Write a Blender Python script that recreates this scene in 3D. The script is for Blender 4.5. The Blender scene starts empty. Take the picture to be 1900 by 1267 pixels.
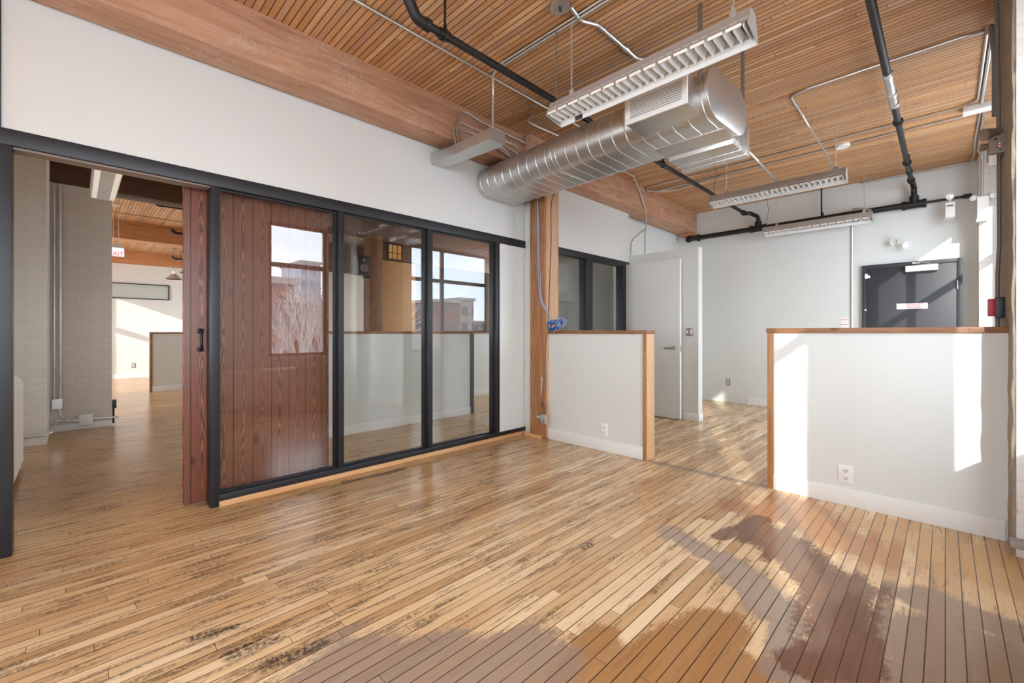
import bpy, bmesh, math, random
from mathutils import Vector, Matrix
random.seed(7)
SC = bpy.context.scene
COL = SC.collection

# ------------------------------------------------------------------ camera
TH = math.radians(44.893)
cd = bpy.data.cameras.new('camera'); cam = bpy.data.objects.new('camera', cd); COL.objects.link(cam)
cd.sensor_width = 36.0; cd.lens = 36.0 * 807.0 / 1900.0
cd.shift_y = -16.5 / 1900.0; cd.clip_start = 0.02; cd.clip_end = 600
cam.location = (0, 0, 1.10); cam.rotation_euler = (math.pi / 2, 0, TH)
SC.camera = cam

# ------------------------------------------------------------------ world, sun, exposure
w = bpy.data.worlds.new('sky'); SC.world = w; w.use_nodes = True
nt = w.node_tree; nt.nodes.clear()
wo = nt.nodes.new('ShaderNodeOutputWorld'); bg = nt.nodes.new('ShaderNodeBackground')
tc = nt.nodes.new('ShaderNodeTexCoord'); nz = nt.nodes.new('ShaderNodeTexNoise'); cr = nt.nodes.new('ShaderNodeValToRGB')
mp = nt.nodes.new('ShaderNodeMapping'); mp.inputs['Scale'].default_value = (1, 1, 3.5)
nz.inputs['Scale'].default_value = 2.2; nz.inputs['Detail'].default_value = 5
cr.color_ramp.elements[0].position = .35; cr.color_ramp.elements[0].color = (.74, .86, 1, 1)
cr.color_ramp.elements[1].position = .7; cr.color_ramp.elements[1].color = (.98, .99, 1, 1)
nt.links.new(tc.outputs['Generated'], mp.inputs[0]); nt.links.new(mp.outputs[0], nz.inputs[0])
nt.links.new(nz.outputs[0], cr.inputs[0]); nt.links.new(cr.outputs[0], bg.inputs[0]); nt.links.new(bg.outputs[0], wo.inputs[0])
bg.inputs[1].default_value = 8.5
sd = bpy.data.lights.new('sun', 'SUN'); sd.energy = 3.2; sd.angle = math.radians(.6); sd.color = (1, .95, .87)
sun = bpy.data.objects.new('sun', sd); COL.objects.link(sun)
sun.rotation_euler = Vector((-.48, 1, -.39)).to_track_quat('-Z', 'Y').to_euler(); sun.location = (6, -12, 6)
VS = SC.view_settings
SC.display_settings.display_device = 'sRGB'
VS.view_transform = 'Standard'; VS.look = 'None'; VS.exposure = 0.50; VS.gamma = 1.0; VS.use_curve_mapping = False
CY = SC.cycles
CY.use_denoising = True; CY.max_bounces = 10; CY.diffuse_bounces = 6; CY.glossy_bounces = 4
CY.transparent_max_bounces = 24; CY.transmission_bounces = 4
CY.caustics_reflective = False; CY.caustics_refractive = False
CY.sample_clamp_indirect = 8.0


def window_light(name, x, y, z, sx, sz, facing, power, col=(.93, .97, 1)):
    """daylight arriving through one window opening"""
    l = bpy.data.lights.new(name, 'AREA'); l.shape = 'RECTANGLE'; l.size = sx; l.size_y = sz
    l.energy = power; l.color = col
    o = bpy.data.objects.new(name, l); COL.objects.link(o); o.location = (x, y, z)
    o.rotation_euler = Vector(facing).to_track_quat('-Z', 'Z').to_euler()
    return o


def portal(name, x, y, z, sx, sz, facing):
    o = window_light(name, x, y, z, sx, sz, facing, 1.0); o.data.cycles.is_portal = True
    return o


ZW0, ZW1 = .73, 2.79
portal('daylight', .75, -.27, 1.76, 2.3, 2.06, (-1, 0, 0))
portal('daylight', -1.4, -4.15, 1.76, 2.5, 2.06, (0, 1, 0))  # added rear opening
portal('daylight', -4.6, -1.16, 1.2, 1.4, .7, (0, 1, 0))  # added opening of the neighbouring room
portal('daylight', .75, 2.49, 1.76, .9, 2.06, (-1, 0, 0))
portal('daylight', .75, 5.5, 1.76, 2.0, 2.06, (-1, 0, 0))
portal('daylight', -11.4, -1.66, 1.8, 3.0, 2.0, (0, 1, 0))
portal('daylight', -6.3, 7.5, 1.8, 2.6, 1.9, (0, -1, 0))  # added opening in the end wall


# ------------------------------------------------------------------ node helpers
class NT:
    def __init__(s, name):
        s.m = bpy.data.materials.new(name); s.m.use_nodes = True
        s.t = s.m.node_tree; s.t.nodes.clear()
        s.out = s.n('ShaderNodeOutputMaterial')
    def n(s, typ, **kw):
        o = s.t.nodes.new(typ)
        for k, v in kw.items(): setattr(o, k, v)
        return o
    def put(s, sock, v):
        if hasattr(v, 'is_linked'): s.t.links.new(v, sock)
        elif v is not None: sock.default_value = v
    def math(s, op, a, b=None, c=None, clamp=False):
        o = s.n('ShaderNodeMath', operation=op, use_clamp=clamp)
        s.put(o.inputs[0], a)
        if b is not None: s.put(o.inputs[1], b)
        if c is not None: s.put(o.inputs[2], c)
        return o.outputs[0]
    def mix(s, f, a, b, mode='MIX'):
        o = s.n('ShaderNodeMix', data_type='RGBA', blend_type=mode)
        s.put(o.inputs[0], f); s.put(o.inputs[6], a); s.put(o.inputs[7], b)
        return o.outputs[2]
    def ramp(s, f, stops):
        o = s.n('ShaderNodeValToRGB'); e = o.color_ramp.elements
        while len(e) < len(stops): e.new(.5)
        for i, (p, c) in enumerate(stops):
            e[i].position = p; e[i].color = (*c, 1) if len(c) == 3 else c
        s.put(o.inputs[0], f); return o.outputs[0]
    def noise(s, vec, scale, detail=4, rough=.55, dist=0):
        o = s.n('ShaderNodeTexNoise'); s.put(o.inputs['Vector'], vec); o.inputs['Scale'].default_value = scale
        o.inputs['Detail'].default_value = detail; o.inputs['Roughness'].default_value = rough
        o.inputs['Distortion'].default_value = dist; return o.outputs[0]
    def comb(s, x, y, z=0.0):
        o = s.n('ShaderNodeCombineXYZ'); s.put(o.inputs[0], x); s.put(o.inputs[1], y); s.put(o.inputs[2], z); return o.outputs[0]
    def pos(s):
        g = s.n('ShaderNodeNewGeometry'); x = s.n('ShaderNodeSeparateXYZ'); s.t.links.new(g.outputs['Position'], x.inputs[0])
        return g.outputs['Position'], x.outputs
    def step(s, v, a, b):
        o = s.n('ShaderNodeMapRange', interpolation_type='SMOOTHSTEP')
        s.put(o.inputs[0], v); o.inputs[1].default_value = a; o.inputs[2].default_value = b; return o.outputs[0]
    def bsdf(s, col, rough=.5, metal=0.0, bump=None, bstr=.3, bdist=.01, spec=.5, coat=0.0, coatr=.1):
        b = s.n('ShaderNodeBsdfPrincipled')
        s.put(b.inputs['Base Color'], (*col, 1) if isinstance(col, tuple) and len(col) == 3 else col)
        s.put(b.inputs['Roughness'], rough); s.put(b.inputs['Metallic'], metal)
        s.put(b.inputs['Specular IOR Level'], spec)
        s.put(b.inputs['Coat Weight'], coat); s.put(b.inputs['Coat Roughness'], coatr)
        if bump is not None:
            k = s.n('ShaderNodeBump'); k.inputs['Strength'].default_value = bstr; k.inputs['Distance'].default_value = bdist
            s.put(k.inputs['Height'], bump); s.t.links.new(k.outputs[0], b.inputs['Normal'])
        s.t.links.new(b.outputs[0], s.out.inputs[0]); return b


def simple(name, col, rough=.5, metal=0.0, var=.06, scale=14, bstr=.0):
    q = NT(name); p, _ = q.pos(); n = q.noise(p, scale)
    c = q.mix(n, tuple(v * (1 - var) for v in col) + (1,), tuple(min(1, v * (1 + var)) for v in col) + (1,))
    q.bsdf(c, rough, metal, bump=n if bstr else None, bstr=bstr)
    return q.m


def boards(q, across, along, wd, ln, gap, endgap=.0015):
    """tongue-and-groove layout: returns per-board random, grain coords, gap mask"""
    u = q.math('DIVIDE', across, wd); i = q.math('FLOOR', u); fu = q.math('FRACT', u)
    wn = q.n('ShaderNodeTexWhiteNoise', noise_dimensions='1D'); q.put(wn.inputs['W'], i)
    v = q.math('ADD', q.math('DIVIDE', along, ln), q.math('MULTIPLY', wn.outputs['Value'], 17.3))
    j = q.math('FLOOR', v); fv = q.math('FRACT', v)
    w2 = q.n('ShaderNodeTexWhiteNoise', noise_dimensions='2D'); q.put(w2.inputs['Vector'], q.comb(i, j))
    du = q.math('MULTIPLY', q.math('SUBTRACT', .5, q.math('ABSOLUTE', q.math('SUBTRACT', fu, .5))), wd)
    dv = q.math('MULTIPLY', q.math('SUBTRACT', .5, q.math('ABSOLUTE', q.math('SUBTRACT', fv, .5))), ln)
    gu = q.math('DIVIDE', q.math('SUBTRACT', gap, du), .0007, clamp=True)
    gv = q.math('SUBTRACT', 1, q.step(dv, endgap * .5, endgap))
    g = q.math('MAXIMUM', gu, gv)
    gc = q.comb(q.math('ADD', q.math('MULTIPLY', across, 22), q.math('MULTIPLY', w2.outputs['Value'], 57)), q.math('MULTIPLY', along, 1.3), q.math('MULTIPLY', w2.outputs['Value'], 31))
    sp = q.n('ShaderNodeSeparateXYZ'); q.t.links.new(w2.outputs['Color'], sp.inputs[0])
    return w2.outputs['Value'], sp.outputs[1], gc, g, gu


def mat_floor():
    q = NT('worn_strip_floor'); p, xyz = q.pos(); X, Y = xyz[0], xyz[1]
    r, r2, gc, g, gu = boards(q, X, Y, .0496, 1.35, q.math('ADD', .0008, q.math('MULTIPLY', q.noise(q.comb(q.math('MULTIPLY', X, 21), Y, 0.0), 1.3, 4, .6), .0026)), .0012)
    c = q.ramp(r, [(0, (.50, .295, .140)), (.3, (.69, .455, .245)), (.7, (.79, .56, .325)), (1, (.85, .64, .405))])
    grain = q.noise(gc, 3.2, 6, .62, .4)
    c = q.mix(q.math('MULTIPLY', q.step(grain, .40, .75), .8), c, q.mix(1, c, (.80, .74, .67, 1), 'MULTIPLY'))
    big = q.noise(p, .9, 4, .55)
    c = q.mix(q.math('MULTIPLY', q.step(big, .42, .66), .45), c, (.56, .30, .115, 1))
    # thicker old varnish toward and beyond the glazing
    vv = q.math('ADD', X, q.math('MULTIPLY', q.math('SUBTRACT', big, .5), 2.4))
    c = q.mix(q.math('MULTIPLY', q.math('SUBTRACT', 1, q.step(vv, -3.7, -2.0)), .76), c, q.mix(grain, (.37, .180, .050, 1), (.58, .320, .110, 1)))
    # black wear dashes along boards
    dash = q.math('ADD', q.noise(q.comb(q.math('MULTIPLY', X, 12), q.math('MULTIPLY', Y, 1.5), r), 2.4, 6, .68, .2), q.math('MULTIPLY', q.math('SUBTRACT', 1, q.step(X, -1.9, -.9)), .045))
    fine = q.noise(p, 60, 3, .7)
    dm = q.math('MULTIPLY', q.step(dash, .53, .66), q.step(fine, .34, .54))
    dm = q.math('MULTIPLY', dm, .66)
    c = q.mix(dm, c, (.060, .036, .024, 1))
    nz = q.math('ADD', q.math('MULTIPLY', q.math('SUBTRACT', q.noise(p, 3.2, 5, .6), .5), 1.1), q.math('MULTIPLY', q.math('SUBTRACT', q.noise(q.comb(q.math('MULTIPLY', X, 1.8), q.math('MULTIPLY', Y, .8), 0.0), 40, 5, .78), .5), 1.25))
    nz = q.math('ADD', nz, q.math('MULTIPLY', q.math('SUBTRACT', r, .5), .50))

    def capsules(segs, edge=.16, amt=1.0):
        best = None
        for ax, ay, bx, by, rad in segs:
            dx, dy = bx - ax, by - ay; l2 = dx * dx + dy * dy
            t = q.math('DIVIDE', q.math('ADD', q.math('MULTIPLY', q.math('SUBTRACT', X, ax), dx), q.math('MULTIPLY', q.math('SUBTRACT', Y, ay), dy)), l2, clamp=True)
            ex = q.math('SUBTRACT', X, q.math('ADD', ax, q.math('MULTIPLY', t, dx))); ey = q.math('SUBTRACT', Y, q.math('ADD', ay, q.math('MULTIPLY', t, dy)))
            d = q.math('DIVIDE', q.math('SQRT', q.math('ADD', q.math('MULTIPLY', ex, ex), q.math('MULTIPLY', ey, ey))), rad)
            best = d if best is None else q.math('MINIMUM', best, d)
        d = q.math('ADD', best, q.math('MULTIPLY', nz, amt))
        return q.math('SUBTRACT', 1, q.step(d, 1 - edge, 1 + edge))
    gold = capsules([(-.25, 3.22, .2, 3.08, .20), (-.05, 3.0, .2, 2.9, .14)], .4)
    c = q.mix(q.math('MULTIPLY', gold, .65), c, q.mix(grain, (.46, .23, .075, 1), (.70, .42, .17, 1)))
    redor = capsules([(-.70, 3.2, -.30, 2.85, .19), (-.85, 2.95, -.6, 3.1, .14)], .35)
    c = q.mix(q.math('MULTIPLY', redor, .75), c, q.mix(grain, (.30, .105, .04, 1), (.55, .26, .10, 1)))
    dgold = capsules([(-.70, 1.26, -.60, 1.70, .11), (-.56, 1.36, -.49, 1.55, .09), (-.80, 1.15, -.85, 1.3, .10)], .22)
    c = q.mix(q.math('MULTIPLY', dgold, .85), c, q.mix(grain, (.20, .075, .02, 1), (.50, .25, .085, 1)))
    grey = capsules([(-1.38, .60, -1.0, 1.02, .20), (-1.05, 2.31, -.70, 2.17, .085), (-.70, 2.17, -.43, 1.92, .10), (-.45, 2.0, -.40, 1.75, .07),
                     (-.06, 2.46, .22, 2.44, .11), (-.12, 2.1, .15, 2.2, .22), (-.235, 1.68, .1, 1.95, .17), (-.38, 1.62, -.30, 1.75, .06)], .22)
    wc = q.mix(grain, (.225, .160, .122, 1), (.38, .285, .225, 1))
    wc = q.mix(q.math('MULTIPLY', r2, .40), wc, (.33, .20, .13, 1))
    c = q.mix(q.math('MULTIPLY', grey, .86), c, wc)
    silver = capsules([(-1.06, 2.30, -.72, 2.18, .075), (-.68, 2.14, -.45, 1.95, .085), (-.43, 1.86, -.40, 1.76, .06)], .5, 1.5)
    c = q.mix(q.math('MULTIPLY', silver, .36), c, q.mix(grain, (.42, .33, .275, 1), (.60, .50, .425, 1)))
    brown = capsules([(-.86, 2.45, -.76, 2.85, .055), (-.72, 2.68, -.34, 2.36, .15), (-.32, 2.36, -.26, 1.85, .12), (-.26, 1.95, -.33, 1.70, .075)], .2)
    bc = q.mix(grain, (.085, .034, .020, 1), (.24, .105, .060, 1))
    c = q.mix(q.math('MULTIPLY', brown, .86), c, bc)
    blk = capsules([(-1.72, .38, -1.70, .52, .032), (-1.59, .46, -1.56, .60, .036), (-3.14, 1.40, -3.10, 1.85, .03), (-1.31, 1.83, -1.31, 1.90, .014), (-1.92, .30, -1.88, .42, .02)], .5, 1.7)
    c = q.mix(q.math('MULTIPLY', blk, q.math('MULTIPLY', q.step(fine, .3, .6), .85)), c, (.03, .024, .02, 1))
    jt = q.math('ABSOLUTE', q.math('SUBTRACT', Y, 3.475)); inx = q.math('MULTIPLY', q.step(X, -1.86, -1.80), q.math('SUBTRACT', 1, q.step(X, -.92, -.86)))
    c = q.mix(q.math('MULTIPLY', q.math('MULTIPLY', q.math('SUBTRACT', 1, q.step(q.math('ADD', jt, q.math('MULTIPLY', nz, .05)), .02, .07)), inx), .5), c, (.20, .155, .125, 1))
    c = q.mix(q.math('MULTIPLY', q.math('MULTIPLY', q.math('SUBTRACT', 1, q.step(jt, .002, .005)), inx), .8), c, (.06, .04, .03, 1))
    c = q.mix(q.math('MULTIPLY', g, .94), c, (.045, .025, .016, 1))
    dull = q.math('MAXIMUM', q.math('MULTIPLY', grey, .75), q.math('MULTIPLY', dm, .6), clamp=True)
    rough = q.math('ADD', .195, q.math('MULTIPLY', q.noise(p, 6, 3), .06))
    spec = q.math('SUBTRACT', .5, q.math('MULTIPLY', dull, .5))
    h = q.math('ADD', q.math('SUBTRACT', 1, gu), q.math('MULTIPLY', q.noise(q.comb(q.math('MULTIPLY', X, 20), q.math('MULTIPLY', Y, .9), 0.0), 1.1, 2), .55))
    q.bsdf(c, rough, bump=h, bstr=.30, bdist=.0018, spec=spec)
    return q.m


def mat_ceiling():
    q = NT('wood_strip_deck'); p, xyz = q.pos(); X, Y = xyz[0], xyz[1]
    r, r2, gc, g, gu = boards(q, Y, X, .0422, 2.6, .0034, .002)
    c = q.ramp(r, [(0, (.56, .30, .135)), (.35, (.68, .38, .175)), (.7, (.76, .45, .22)), (1, (.82, .54, .30))])
    grain = q.noise(gc, 2.2, 6, .65, .6)
    c = q.mix(q.step(grain, .35, .8), q.mix(1, c, (.78, .70, .62, 1), 'MULTIPLY'), c)
    chalk = q.noise(q.comb(q.math('MULTIPLY', X, 2.0), q.math('MULTIPLY', Y, 9), r), 3.2, 7, .75)
    c = q.mix(q.math('MULTIPLY', q.step(chalk, .56, .76), .55), c, (.74, .60, .49, 1))
    c = q.mix(q.math('MULTIPLY', q.math('GREATER_THAN', r2, .72), .35), c, (.50, .35, .26, 1))
    kn = q.n('ShaderNodeTexVoronoi'); q.put(kn.inputs['Vector'], q.comb(q.math('MULTIPLY', X, 1.5), q.math('MULTIPLY', Y, 5), 0.0)); kn.inputs['Scale'].default_value = 1.5
    c = q.mix(q.math('MULTIPLY', q.math('SUBTRACT', 1, q.step(kn.outputs['Distance'], .03, .085)), .7), c, (.12, .05, .025, 1))
    c = q.mix(g, c, (.10, .042, .018, 1))
    h = q.math('SUBTRACT', 1, gu)
    q.bsdf(c, .58, bump=h, bstr=.5, bdist=.004)
    return q.m


def mat_timber(name, axis, dark, mid, light, scale=1.0, chalk=.35, rough=.6):
    """sawn timber with grain running along axis (0,1,2), knots and plaster dust"""
    q = NT(name); p, xyz = q.pos()
    def st(k, along):
        return q.comb(*[q.math('MULTIPLY', xyz[i], along if i == axis else k) for i in range(3)])
    g = q.noise(st(9 * scale, .8 * scale), 2.0, 7, .62, 1.2)
    c = q.ramp(g, [(.25, dark), (.5, mid), (.78, light)])
    f = q.noise(st(60 * scale, 2.2 * scale), 2.0, 3, .7)
    c = q.mix(q.math('MULTIPLY', q.step(f, .55, .75), .35), c, (*dark, 1))
    kn = q.n('ShaderNodeTexVoronoi'); q.put(kn.inputs['Vector'], st(3.5 * scale, 1.6 * scale)); kn.inputs['Scale'].default_value = 1.3
    k = q.math('SUBTRACT', 1, q.step(kn.outputs['Distance'], .05, .13))
    c = q.mix(q.math('MULTIPLY', k, .75), c, tuple(v * .35 for v in dark) + (1,))
    if chalk:
        d = q.noise(p, 2.6, 7, .72); d2 = q.noise(p, 38, 3, .8)
        c = q.mix(q.math('MULTIPLY', q.math('MULTIPLY', q.step(d, .48, .68), q.step(d2, .40, .62)), chalk), c, (.62, .50, .42, 1))
    sp = q.noise(st(14 * scale, 9 * scale), 1.0, 5, .7)
    c = q.mix(q.math('MULTIPLY', q.step(sp, .64, .72), .6), c, tuple(v * .4 for v in dark) + (1,))
    q.bsdf(c, rough, bump=q.math('ADD', g, f), bstr=.25, bdist=.004)
    return q.m


def mat_barn():
    q = NT('red_stained_pine'); p, xyz = q.pos(); Y, Z = xyz[1], xyz[2]
    r, r2, gc, g, gu = boards(q, q.math('ADD', Y, .066), Z, .1165, 9.0, .0030, .0001)
    wv = q.n('ShaderNodeTexWave', wave_type='BANDS', bands_direction='X')
    fr = q.math('SUBTRACT', q.math('FRACT', q.math('DIVIDE', q.math('ADD', Y, .066), .1165)), .5)
    zz = q.math('ADD', Z, q.math('MULTIPLY', r, 13))
    arch = q.math('ADD', q.math('MULTIPLY', q.math('MULTIPLY', fr, fr), 16), q.math('MULTIPLY', zz, 1.4))
    wob = q.noise(q.comb(q.math('MULTIPLY', fr, .8), q.math('MULTIPLY', zz, .7), r), 1.6, 4, .55)
    q.put(wv.inputs['Vector'], q.comb(q.math('ADD', arch, q.math('MULTIPLY', wob, 2.4)), 0.0, 0.0)); wv.inputs['Scale'].default_value = 1.25
    wv.inputs['Distortion'].default_value = 1.5; wv.inputs['Detail'].default_value = 3
    c = q.ramp(wv.outputs[1], [(0, (.075, .021, .014)), (.4, (.18, .055, .034)), (.8, (.28, .098, .056)), (1, (.38, .155, .082))])
    c = q.mix(q.math('MULTIPLY', r2, .40), c, (.22, .072, .048, 1))
    fine = q.noise(q.comb(q.math('MULTIPLY', Y, 120), q.math('MULTIPLY', Z, 3), r), 1.0, 3)
    c = q.mix(q.math('MULTIPLY', fine, .35), c, (.10, .032, .02, 1))
    kn = q.n('ShaderNodeTexVoronoi'); q.put(kn.inputs['Vector'], q.comb(q.math('MULTIPLY', Y, 6.5), q.math('MULTIPLY', Z, 2.9), 0.0)); kn.inputs['Scale'].default_value = 1.0
    k = q.math('SUBTRACT', 1, q.step(kn.outputs['Distance'], .06, .16))
    c = q.mix(q.math('MULTIPLY', k, .8), c, (.03, .012, .01, 1))
    c = q.mix(g, c, (.02, .008, .006, 1))
    q.bsdf(c, .42, bump=q.math('SUBTRACT', 1, gu), bstr=.5, bdist=.004)
    return q.m


def mat_brick(name, hax, col=(.74, .72, .68)):
    """painted brick; hax = horizontal axis of the face"""
    q = NT(name); p, xyz = q.pos()
    b = q.n('ShaderNodeTexBrick'); q.put(b.inputs['Vector'], q.comb(xyz[hax], xyz[2], 0.0))
    b.inputs['Scale'].default_value = 1.0; b.inputs['Brick Width'].default_value = .225; b.inputs['Row Height'].default_value = .0745
    b.inputs['Mortar Size'].default_value = .006; b.inputs['Mortar Smooth'].default_value = .5; b.inputs['Bias'].default_value = 0
    b.inputs['Color1'].default_value = (*col, 1); b.inputs['Color2'].default_value = (*[v * .965 for v in col], 1)
    b.inputs['Mortar'].default_value = (*[v * .92 for v in col], 1)
    n = q.noise(p, 26, 5, .7); dirt = q.noise(p, 70, 2, .8)
    c = q.mix(q.math('MULTIPLY', q.step(dirt, .66, .78), .5), b.outputs[0], (.30, .27, .24, 1))
    h = q.math('ADD', q.math('MULTIPLY', q.math('SUBTRACT', 1, b.outputs['Fac']), 1.0), q.math('MULTIPLY', n, .5))
    q.bsdf(c, .65, bump=h, bstr=.26, bdist=.006)
    return q.m


def mat_glass(name, tint=(.97, .985, .98), f0=.045, gain=1.0):
    q = NT(name)
    g = q.n('ShaderNodeNewGeometry'); d = q.n('ShaderNodeVectorMath', operation='DOT_PRODUCT')
    q.t.links.new(g.outputs['Normal'], d.inputs[0]); q.t.links.new(g.outputs['Incoming'], d.inputs[1])
    c = q.math('ABSOLUTE', d.outputs['Value'])
    f = q.math('ADD', f0, q.math('MULTIPLY', q.math('POWER', q.math('SUBTRACT', 1, c), 5.0), 1 - f0), clamp=True)
    tr = q.n('ShaderNodeBsdfTransparent'); tr.inputs[0].default_value = (*tint, 1)
    gl = q.n('ShaderNodeBsdfGlossy'); gl.inputs['Roughness'].default_value = 0.0; gl.inputs[0].default_value = (1, 1, 1, 1)
    mx = q.n('ShaderNodeMixShader'); q.put(mx.inputs[0], f)
    q.t.links.new(tr.outputs[0], mx.inputs[1]); q.t.links.new(gl.outputs[0], mx.inputs[2]); q.t.links.new(mx.outputs[0], q.out.inputs[0])
    return q.m


def mat_galv(name, col=(.50, .50, .49), rough=.34):
    q = NT(name); p, xyz = q.pos()
    v = q.n('ShaderNodeTexVoronoi'); q.put(v.inputs['Vector'], p); v.inputs['Scale'].default_value = 55
    n = q.noise(p, 5, 5, .6); st = q.noise(q.comb(q.math('MULTIPLY', xyz[0], 3), q.math('MULTIPLY', xyz[1], 30), q.math('MULTIPLY', xyz[2], 30)), 2, 4)
    s = q.n('ShaderNodeSeparateXYZ'); q.t.links.new(v.outputs['Color'], s.inputs[0])
    k = q.math('ADD', q.math('MULTIPLY', s.outputs[0], .12), q.math('ADD', q.math('MULTIPLY', n, .5), q.math('MULTIPLY', st, .3)))
    c = q.mix(k, tuple(x * .72 for x in col) + (1,), tuple(min(1, x * 1.3) for x in col) + (1,))
    r = q.math('ADD', max(.285, rough - .06), q.math('MULTIPLY', n, .14))
    q.bsdf(c, r, .92)
    return q.m


M = {}
M['floor'] = mat_floor(); M['ceiling'] = mat_ceiling()
M['paint'] = simple('white_wall_paint', (.702, .724, .706), .62, var=.012, scale=3)
M['paint_trim'] = simple('white_trim_paint', (.80, .815, .80), .42, var=.01)
M['cream'] = simple('cream_wall_paint', (.78, .72, .62), .65, var=.02, scale=3)
M['beam'] = mat_timber('old_douglas_fir_beam', 1, (.33, .165, .088), (.50, .275, .165), (.62, .395, .27), chalk=.55)
M['beam_clean'] = mat_timber('fir_beam_bare', 1, (.34, .14, .05), (.52, .24, .10), (.62, .34, .16), chalk=.15)
M['beam_dark'] = mat_timber('dark_brown_beam', 1, (.055, .022, .010), (.095, .040, .018), (.14, .062, .03), chalk=0)  # much darker brown than the other beam timbers
M['post'] = mat_timber('old_douglas_fir_post', 2, (.20, .080, .032), (.36, .16, .065), (.50, .265, .125), chalk=.30)
M['post_pale'] = mat_timber('fir_post_scarred', 2, (.42, .22, .10), (.60, .36, .20), (.70, .48, .32), chalk=.45)
M['cap'] = mat_timber('stained_pine_cap', 0, (.15, .062, .026), (.27, .12, .05), (.40, .20, .09), scale=1.6, chalk=0, rough=.4)
M['cap_y'] = mat_timber('stained_pine_cap_y', 1, (.15, .062, .026), (.27, .12, .05), (.40, .20, .09), scale=1.6, chalk=0, rough=.4)
M['trim'] = mat_timber('stained_pine_trim', 2, (.26, .11, .04), (.42, .20, .075), (.52, .28, .12), scale=1.6, chalk=0, rough=.45)
M['trim_pale'] = mat_timber('bare_pine_trim', 2, (.50, .28, .13), (.64, .40, .21), (.72, .50, .30), scale=1.6, chalk=0, rough=.5)
M['strip'] = mat_timber('raw_pine_strip', 1, (.50, .25, .10), (.66, .37, .17), (.74, .47, .25), scale=1.4, chalk=.1)
M['barn'] = mat_barn()
M['black'] = simple('black_steel_paint', (.0095, .0105, .0145), .42, var=.15)
M['black_pipe'] = simple('black_iron_pipe', (.007, .007, .008), .50, var=.25, scale=30)
M['charcoal'] = simple('charcoal_door_paint', (.030, .032, .040), .42, var=.08)
M['brick_x'] = mat_brick('white_brick_x', 0); M['brick_y'] = mat_brick('white_brick_y', 1)
M['brick_grey'] = mat_brick('grey_white_brick', 1, (.70, .65, .575))
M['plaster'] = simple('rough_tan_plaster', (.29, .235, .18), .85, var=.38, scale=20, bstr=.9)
M['galv'] = mat_galv('galvanised_steel', (.63, .625, .61), .33); M['galv_dark'] = mat_galv('galvanised_strap', (.30, .27, .25), .45)
M['conduit'] = mat_galv('zinc_conduit', (.70, .70, .69), .34)
M['fixture'] = simple('beige_enamel_reflector', (.37, .345, .315), .45, var=.12, scale=9)
M['louver'] = simple('bright_louver', (.88, .875, .85), .22, .30, var=.04)
M['white_plastic'] = simple('white_plastic', (.83, .83, .81), .4, var=.01)
M['ivory'] = simple('ivory_enamel', (.86, .84, .78), .35, var=.02)
M['slot'] = simple('dark_slot', (.03, .03, .03), .5)
M['steel'] = simple('brushed_steel', (.45, .44, .43), .3, .95)
M['brown_plastic'] = simple('taupe_housing', (.24, .185, .155), .5, var=.05)
M['red'] = simple('red_enamel', (.48, .015, .03), .4)
M['redink'] = simple('red_ink', (.70, .06, .10), .6)
M['blue'] = simple('blue_cable_jacket', (.03, .16, .46), .45, var=.2)
M['paleblue'] = simple('pale_blue_cable_jacket', (.33, .42, .62), .45, var=.15)
M['wire'] = simple('grey_wire', (.16, .14, .13), .5)
M['glass'] = mat_glass('partition_glass'); M['wglass'] = mat_glass('window_glass', (.98, .99, .99), .02)
M['tan_board'] = simple('tan_board', (.42, .225, .085), .6, var=.12, scale=5)
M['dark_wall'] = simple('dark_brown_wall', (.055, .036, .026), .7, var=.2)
M['post_dark'] = mat_timber('dark_timber_post', 2, (.12, .05, .02), (.19, .085, .038), (.27, .13, .06), chalk=.1)
M['winframe'] = simple('brown_window_frame', (.12, .06, .035), .45, var=.1)
M['stone'] = simple('grey_stone_ledge', (.34, .31, .29), .8, var=.25, scale=22, bstr=.5)
M['copper'] = simple('pendant_shade_enamel', (.40, .33, .28), .4, .3)
def emis(name, col, s):
    q = NT(name); e = q.n('ShaderNodeEmission'); e.inputs[0].default_value = (*col, 1); e.inputs[1].default_value = s
    q.t.links.new(e.outputs[0], q.out.inputs[0]); return q.m
M['led'] = emis('red_led', (1, .08, .06), 3); M['ledg'] = emis('green_led', (.2, 1, .15), 1.2)
M['amber'] = emis('amber_lit_pane', (.95, .46, .14), .28); M['tube_lit'] = emis('lit_tube', (1, .95, .85), 1.3)
M['exitface'] = emis('lit_exit_face', (1, .96, .93), .8); M['exitred'] = emis('lit_exit_letters', (.9, .02, .06), .8)
def mat_facade(name, wall, win, sx, sz, hax):
    q = NT(name); p, xyz = q.pos()
    u = q.math('FRACT', q.math('DIVIDE', xyz[hax], sx)); v = q.math('FRACT', q.math('DIVIDE', xyz[2], sz))
    a = q.math('MULTIPLY', q.math('GREATER_THAN', u, .35), q.math('GREATER_THAN', v, .45))
    n = q.noise(p, 2, 4); c = q.mix(n, tuple(x * .8 for x in wall) + (1,), tuple(x * 1.15 for x in wall) + (1,))
    q.bsdf(q.mix(a, c, (*win, 1)), .8); return q.m
M['facade'] = mat_facade('brick_facade', (.24, .115, .09), (.16, .14, .15), 2.4, 3.2, 1)
M['facade2'] = mat_facade('tan_facade', (.35, .28, .24), (.12, .14, .17), 2.6, 3.1, 1)
M['tower'] = mat_facade('tower_facade', (.40, .44, .50), (.22, .27, .33), 1.8, 3.0, 1)
M['snow'] = simple('snowy_ground', (.62, .62, .65), .9, var=.25, scale=.2)
M['bark'] = simple('grey_bark', (.46, .42, .40), .9, var=.3)


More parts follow.
